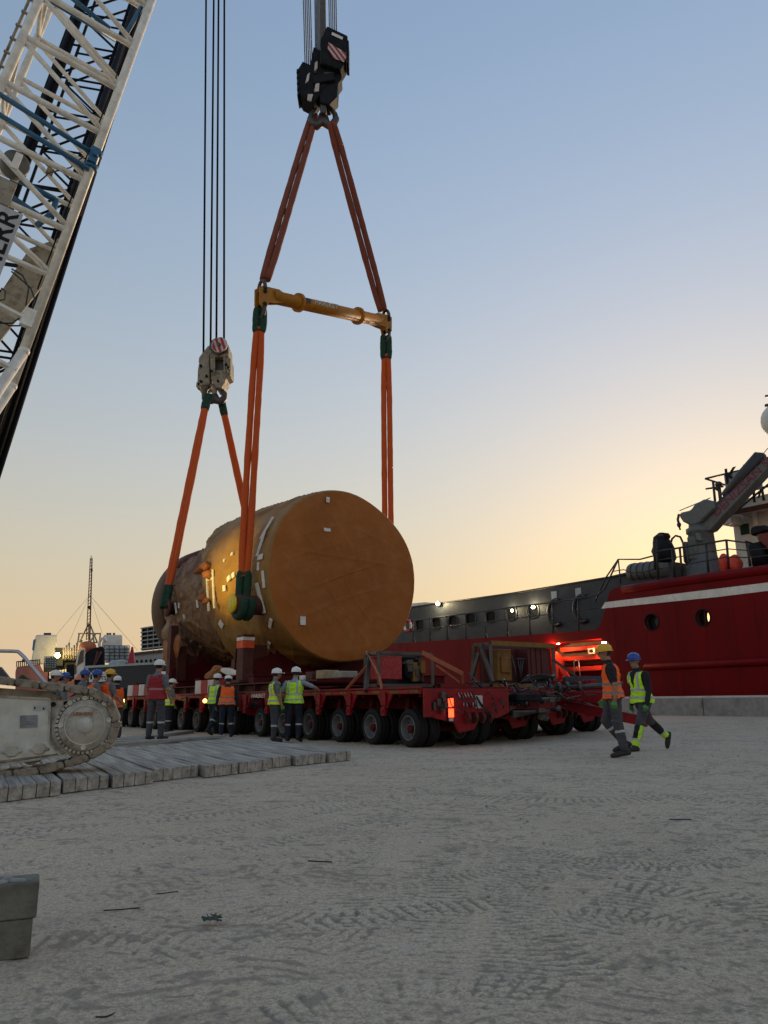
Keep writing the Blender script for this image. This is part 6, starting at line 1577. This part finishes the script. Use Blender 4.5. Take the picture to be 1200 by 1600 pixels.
    m.ell(hc_+hz*.025, .076, .095, .10, A, 14, 10); m.ell(hc_-hz*.045+hy*.02, .058, .07, .075, A, 12, 8); m.ell(hc_-hz*.095+hy*.06, .028, .026, .022, A, 10, 6)
    m.tube([hc_+hz*.02+hy*.088, hc_-hz*.025+hy*.115], .011, 8, r2=.018); m.ell(hc_-hz*.03+hy*.108, .02, .014, .012, A, 8, 5)
    m.ell(hc_+hz*.036+hy*.082, .05, .02, .012, A, 10, 6); m.ell(hc_-hz*.062+hy*.083, .024, .016, .012, A, 8, 5)
    for sd in (-1, 1): m.ell(hc_+hx*sd*.078-hz*.0, .012, .022, .032, A, 8, 6)
    F.seg.append((hc_-hz*.05, hc_+hz*.04, .09, 'skin'))
    o = m.build('person', [M_['skin'], M_[shirt], M_[trousers], M_['boot'], M_['glove'], M_['band'], M_['lime'], M_['kneeblack'], M_['beard'], M_['hair']], None, origin=Vector((0,0,0)))
    me = applied(o, [('REMESH', dict(mode='VOXEL', voxel_size=voxel, use_smooth_shade=True)), ('SMOOTH', dict(factor=.5, iterations=3))])
    # material per face from the nearest body segment
    nf = len(me.polygons); cen = np.zeros(nf*3); me.polygons.foreach_get('center', cen); cen = cen.reshape(-1, 3)
    best = np.full(nf, 1e9); cls = np.zeros(nf, int); tpar = np.zeros(nf); names = []
    for i, (a, b_, r_, c) in enumerate(F.seg):
        a = np.array(a); d = np.array(b_)-a; L2 = max(d@d, 1e-9); t = np.clip((cen-a)@d/L2, 0, 1); dist = np.linalg.norm(cen-a-t[:, None]*d, axis=1)-r_
        u = dist < best; best[u] = dist[u]; cls[u] = i; tpar[u] = t[u]
    cn = np.array([s_[3] for s_ in F.seg])[cls]
    idx_ = np.zeros(nf, int)
    idx_[cn == 'torso'] = 1; idx_[cn == 'sleeve'] = 1; idx_[(cn == 'tr') | (cn == 'shl') | (cn == 'shr')] = 2; idx_[cn == 'boot'] = 3; idx_[cn == 'glove'] = 4
    sh_ = (cn == 'shl') | (cn == 'shr')
    if vband: idx_[sh_ & (tpar > .3) & (tpar < .4)] = 5
    if knees == 'lime':
        fr_ = sh_; idx_[fr_] = 7; idx_[sh_ & (tpar > .78) & (tpar < .87)] = 5; idx_[sh_ & (tpar >= .87)] = 6
        side_ = (cen[:, 0]*np.sign(cen[:, 0]) > .185) & sh_ & (tpar <= .78); idx_[side_] = 6
    if beard: idx_[(cn == 'skin') & (((cen-np.array(hc_)) @ np.array(hz)) < -.055) & (((cen-np.array(hc_)) @ np.array(hy)) > .02)] = 8
    hd = (cn == 'skin') & (((cen-np.array(hc_)) @ np.array(hy)) < -.01) & (((cen-np.array(hc_)) @ np.array(hz)) > -.05); idx_[hd] = 9
    # creases in the cloth
    for v_ in me.vertices:
        p = v_.co; q = mn.noise(Vector((p.x*9, p.y*9, p.z*24)))*.012+mn.noise(p*14+Vector((5,0,0)))*.008
        if p.z < hip.z+.5 and p.z > .12: v_.co = p+Vector((p.x, p.y, 0)).normalized()*q
    me.polygons.foreach_set('material_index', idx_.astype(np.int32)); me.polygons.foreach_set('use_smooth', np.ones(nf, bool)); me.update()
    shift = -min(low)
    # vest: the torso surface pushed outwards, open at neck and arms
    tor = (cn == 'torso') | ((cn == 'tr') & (cen[:, 2] > hip.z-.06))
    if vest:
        rel = cen-np.array(hip); zz = rel @ np.array(spd); ff = rel @ np.array(fwd)
        keepf = tor & (zz > -.06) & (zz < .50) & ~((zz > .22) & (ff > .02) & (np.abs(cen[:, 0]) < (zz-.22)*.24)) & ~((zz > .46) & (np.abs(cen[:, 0]) < .075)) & ~(np.abs(cen[:, 0]) > .222)
        no_ = np.zeros(len(me.vertices)*3); me.vertices.foreach_get('normal', no_); no_ = no_.reshape(-1, 3)
        bm = bmesh.new(); bm.from_mesh(me); bm.faces.ensure_lookup_table(); bm.verts.ensure_lookup_table()
        bmesh.ops.delete(bm, geom=[f for f in bm.faces if not keepf[f.index]], context='FACES')
        seen_ = set(); isl = []
        for v0_ in bm.verts:
            if v0_.index in seen_: continue
            st_ = [v0_]; seen_.add(v0_.index); cur = []
            while st_:
                q_ = st_.pop(); cur.append(q_)
                for e_ in q_.link_edges:
                    w_ = e_.other_vert(q_)
                    if w_.index not in seen_: seen_.add(w_.index); st_.append(w_)
            isl.append(cur)
        isl.sort(key=len, reverse=True)
        bmesh.ops.delete(bm, geom=[v_ for c_ in isl[1:] for v_ in c_], context='VERTS')
        for v_ in bm.verts:
            zz_ = (v_.co-hip).dot(spd); v_.co += v_.normal*(.014+.03*max(0, 1-(zz_+.06)/.3)+mn.noise(Vector((v_.co.x*14, v_.co.y*14, v_.co.z*4)))*.014)
        for _ in range(2): bmesh.ops.smooth_vert(bm, verts=[v_ for v_ in bm.verts if v_.is_boundary], factor=.5, use_axis_x=True, use_axis_y=True, use_axis_z=True)
        vm = bpy.data.meshes.new('vest'); bm.to_mesh(vm); bm.free()
        vm.materials.clear(); vm.materials.append(vest_mat(vest, hip.z))
        for p_ in vm.polygons: p_.material_index = 0; p_.use_smooth = True
        vo = bpy.data.objects.new('vest', vm); COL.objects.link(vo); vo.parent = o
    # helmet
    hb_ = MB(); top = hc_+hz*.045
    nn_ = 24; prf = [(0,.102),(.03,.103),(.06,.098),(.085,.084),(.105,.06),(.117,.03),(.12,0)]
    vs = []
    for hh_, rr_ in prf:
        for q in range(nn_): t = 2*math.pi*q/nn_; vs.append(top+hx*max(rr_, .001)*math.cos(t)+hy*max(rr_, .001)*1.18*math.sin(t)+hz*hh_)
    hb_.add(vs, [(i*nn_+q, i*nn_+(q+1) % nn_, (i+1)*nn_+(q+1) % nn_, (i+1)*nn_+q) for i in range(len(prf)-1) for q in range(nn_)], True)
    brim = []; 
    for q in range(nn_):
        t = 2*math.pi*q/nn_; f_ = max(0, math.sin(t)); e_ = .112+.045*f_**2; brim.append((t, e_))
    vs = [top+hx*.1*math.cos(t)+hy*.118*math.sin(t)+hz*.004 for t, e_ in brim]+[top+hx*e_*math.cos(t)*.98+hy*e_*1.2*math.sin(t)-hz*.012 for t, e_ in brim]+[top+hx*e_*math.cos(t)*.98+hy*e_*1.2*math.sin(t)-hz*.017 for t, e_ in brim]+[top+hx*.1*math.cos(t)+hy*.118*math.sin(t)-hz*.004 for t, e_ in brim]
    hb_.add(vs, [(r_*nn_+q, r_*nn_+(q+1) % nn_, ((r_+1) % 4)*nn_+(q+1) % nn_, ((r_+1) % 4)*nn_+q) for r_ in range(4) for q in range(nn_)], True)
    for sd in (-1, 0, 1): hb_.tube([top+hx*sd*.03+hy*.09+hz*.075, top+hx*sd*.03+hz*(.123-.006*abs(sd)), top+hx*sd*.03-hy*.09+hz*.075], .008, 6)
    ho = hb_.build('hard_hat', M_[helmet]); 
    for v_ in ho.data.vertices: v_.co += ho.location
    ho.location = (0,0,0); ho.parent = o
    # eyes
    for sd in (-1, 1):
        eb = MB(); eb.ell(hc_+hx*sd*.031+hy*.087+hz*.015, .012, .008, .007, A, 8, 6); eo = eb.build('eye', M_['hair'])
        for v_ in eo.data.vertices: v_.co += eo.location
        eo.location = (0,0,0); eo.parent = o
    o.location = Vector(loc)+Z*shift*k; o.rotation_euler = (0, 0, yaw); o.scale = (k*1.13, k*1.13, k*1.02)
    tag(o, name_label, 'person', group)
    return o
VM = {}
def vest_mat(kind, hz_):
    if kind in VM: return VM[kind]
    base = {'green': (.5,.9,.02), 'yellow': (.62,.85,.02), 'orange': (.95,.13,.01), 'red': (.28,.01,.02)}[kind]
    m = mat('vest_'+kind, base, .75, var=.12, bump=.4, bscale=30, emit=base, estr=.0); n = m.node_tree; L = n.links; bs = n.nodes['Principled BSDF']
    src = bs.inputs['Base Color'].links[0].from_socket; tc = n.nodes.new('ShaderNodeTexCoord'); sx = n.nodes.new('ShaderNodeSeparateXYZ'); L.new(tc.outputs['Object'], sx.inputs[0])
    def mth(op, a, b_=None):
        x = n.nodes.new('ShaderNodeMath'); x.operation = op
        for i, q in enumerate((a, b_)):
            if q is None: continue
            if isinstance(q, (int, float)): x.inputs[i].default_value = q
            else: L.new(q, x.inputs[i])
        return x.outputs[0]
    def bandm(val, c, hw): return mth('LESS_THAN', mth('ABSOLUTE', mth('SUBTRACT', val, c)), hw)
    z1 = bandm(sx.outputs[2], hz_+.03, .024); z2 = bandm(sx.outputs[2], hz_+.17, .024); f = mth('MAXIMUM', z1, z2)
    if kind in ('green', 'yellow'):
        vx = mth('MULTIPLY', bandm(mth('ABSOLUTE', sx.outputs[0]), .105, .024), mth('GREATER_THAN', sx.outputs[2], hz_+.17)); f = mth('MAXIMUM', f, vx)
    if kind == 'red': f = mth('MULTIPLY', z2, .35)
    mx = n.nodes.new('ShaderNodeMix'); mx.data_type = 'RGBA'; L.new(f, mx.inputs[0]); L.new(src, mx.inputs[6]); mx.inputs[7].default_value = (.42,.42,.42,1) if kind != 'orange' else (.22,.19,.18,1)
    L.new(mx.outputs[2], bs.inputs['Base Color'])
    VM[kind] = m; return m
def at(px, py, z=0.0): return gz(px, py, z)
D90 = math.pi/2
# yaw: 0 faces away from the camera (+Y); +90 faces left
person('man in an orange vest, yellow hard hat and green gloves walking past the ship', at(966,1183), R(78), dict(lean=.06, lt=-.05, rt=.32, lk=.1, rk=.95, lsh=-.1, rsh=.12, le=.25, re=.3, rab=.1, lab=.1, rfoot=.25), 'blacktee', 'trgrey', 'helmy', 'orange', h=1.86, voxel=.0095, headyaw=.15, headpitch=-.12)
person('man in a lime vest and blue hard hat striding, lime bands on his trousers', at(1010,1173), R(112), dict(lean=.1, lt=.42, lk=.05, rt=-.55, rk=.3, lsh=.1, rsh=-.1, le=.3, re=.3, rfoot=-.55, lfoot=-.3), 'blacktee', 'trgrey', 'helmb', 'green', h=1.88, voxel=.0095, sleeves=1, knees='lime', beard=True, headyaw=.35, headpitch=-.1)
person('man in a yellow-green vest and grey shirt beside the one touching the trailer', at(428,1160), R(-68), dict(lean=-.02, lt=.05, rt=-.04, lk=.05, rk=.04, lsh=.1, rsh=.08, le=.3, re=.2, lab=.12), 'greytee', 'trgrey', 'helmw', 'yellow', h=1.74, voxel=.012, headyaw=.1)
person('man in a lime vest seen from behind, one hand resting on the trailer edge', T(vp(458,1162,-.85)[0],-.85,0), R(-12), dict(lean=.05, side=.02, lt=-.04, rt=.12, rk=.35, rfoot=.0, lk=.02, rsh=.75, rab=1.0, re=.2, lsh=-.1, lab=.45, le=.9, lin=.5), 'bluetee', 'trnavy', 'helmw', 'green', h=1.76, voxel=.012, headyaw=-.1)
person('man in a lime vest stepping away left of the orange vest by the trailer wheels', T(vp(333,1143,-.75)[0],-.75,0), R(-30), dict(lean=.08, lt=.3, rt=-.25, lk=.1, rk=.3, rsh=.35, re=1.0, rab=.2), 'greytee', 'trnavy', 'helmw', 'green', h=1.78, voxel=.015)
person('man in an orange vest and white hard hat seen from behind among the trailer wheels', T(vp(353,1147,-.95)[0],-.95,0), R(8), dict(lean=.2, lt=.02, rt=.03, lab=.2, rab=.2), 'blacktee', 'trnavy', 'helmw', 'orange', h=1.72, voxel=.015, sleeves=1, headpitch=-.3)
person('man in a dark red vest and white hard hat standing on the timber mats', at(241,1156,.17), R(-22), dict(lean=-.02, lab=.2, rab=.15, re=.35, le=.2, labd=.1, rabd=.1), 'greytee', 'trgrey', 'helmw', 'red', h=1.73, voxel=.013, gloves=False)
person('man in a lime vest standing close behind the one in the dark red vest', T(vp(262,1143,-1.0)[0],-1.0,0), R(-62), dict(lean=.03, rsh=.4, re=.9, lsh=.3), 'greytee', 'trnavy', 'helmw', 'yellow', h=1.72, voxel=.015, headpitch=-.1)
# row of heads beyond the crane track
for (px, ty, D_, hel, ve, sh_, yw, lab) in ((84,1052,20.0,'helmw',None,'greytee',-75,'man in a white hard hat, leftmost head showing above the crane track'),
        (99,1055,20.6,'helmb',None,'bluetee',-80,'man in a blue hard hat next to the leftmost white hat behind the crane track'),
        (130,1051,21.0,'helmb',None,'greytee',-70,'grey-shirted man in a blue hard hat, without a vest, behind the crane track'),
        (149,1051,20.2,'helmb','orange','greytee',-50,'man in a blue hard hat and orange vest behind the crane track'),
        (170,1050,20.4,'helmy','orange','greytee',-40,'man in a yellow hard hat and orange vest behind the crane sprocket'),
        (184,1060,22.5,'helmw','orange','blacktee',20,'man in an orange vest half hidden behind the one in the yellow hard hat')):
    top = dp(px, ty, D_); z0_ = .0; hgt = top.z
    person(lab, Vector((top.x, top.y, 0)), R(yw), dict(lab=.15, rab=.15, rsh=.2, re=.6), sh_, 'trgrey', hel, ve, h=min(1.86, max(1.6, hgt-.02)), voxel=.016)
for o in bpy.data.objects:
    if '_w' in o: del o['_w']
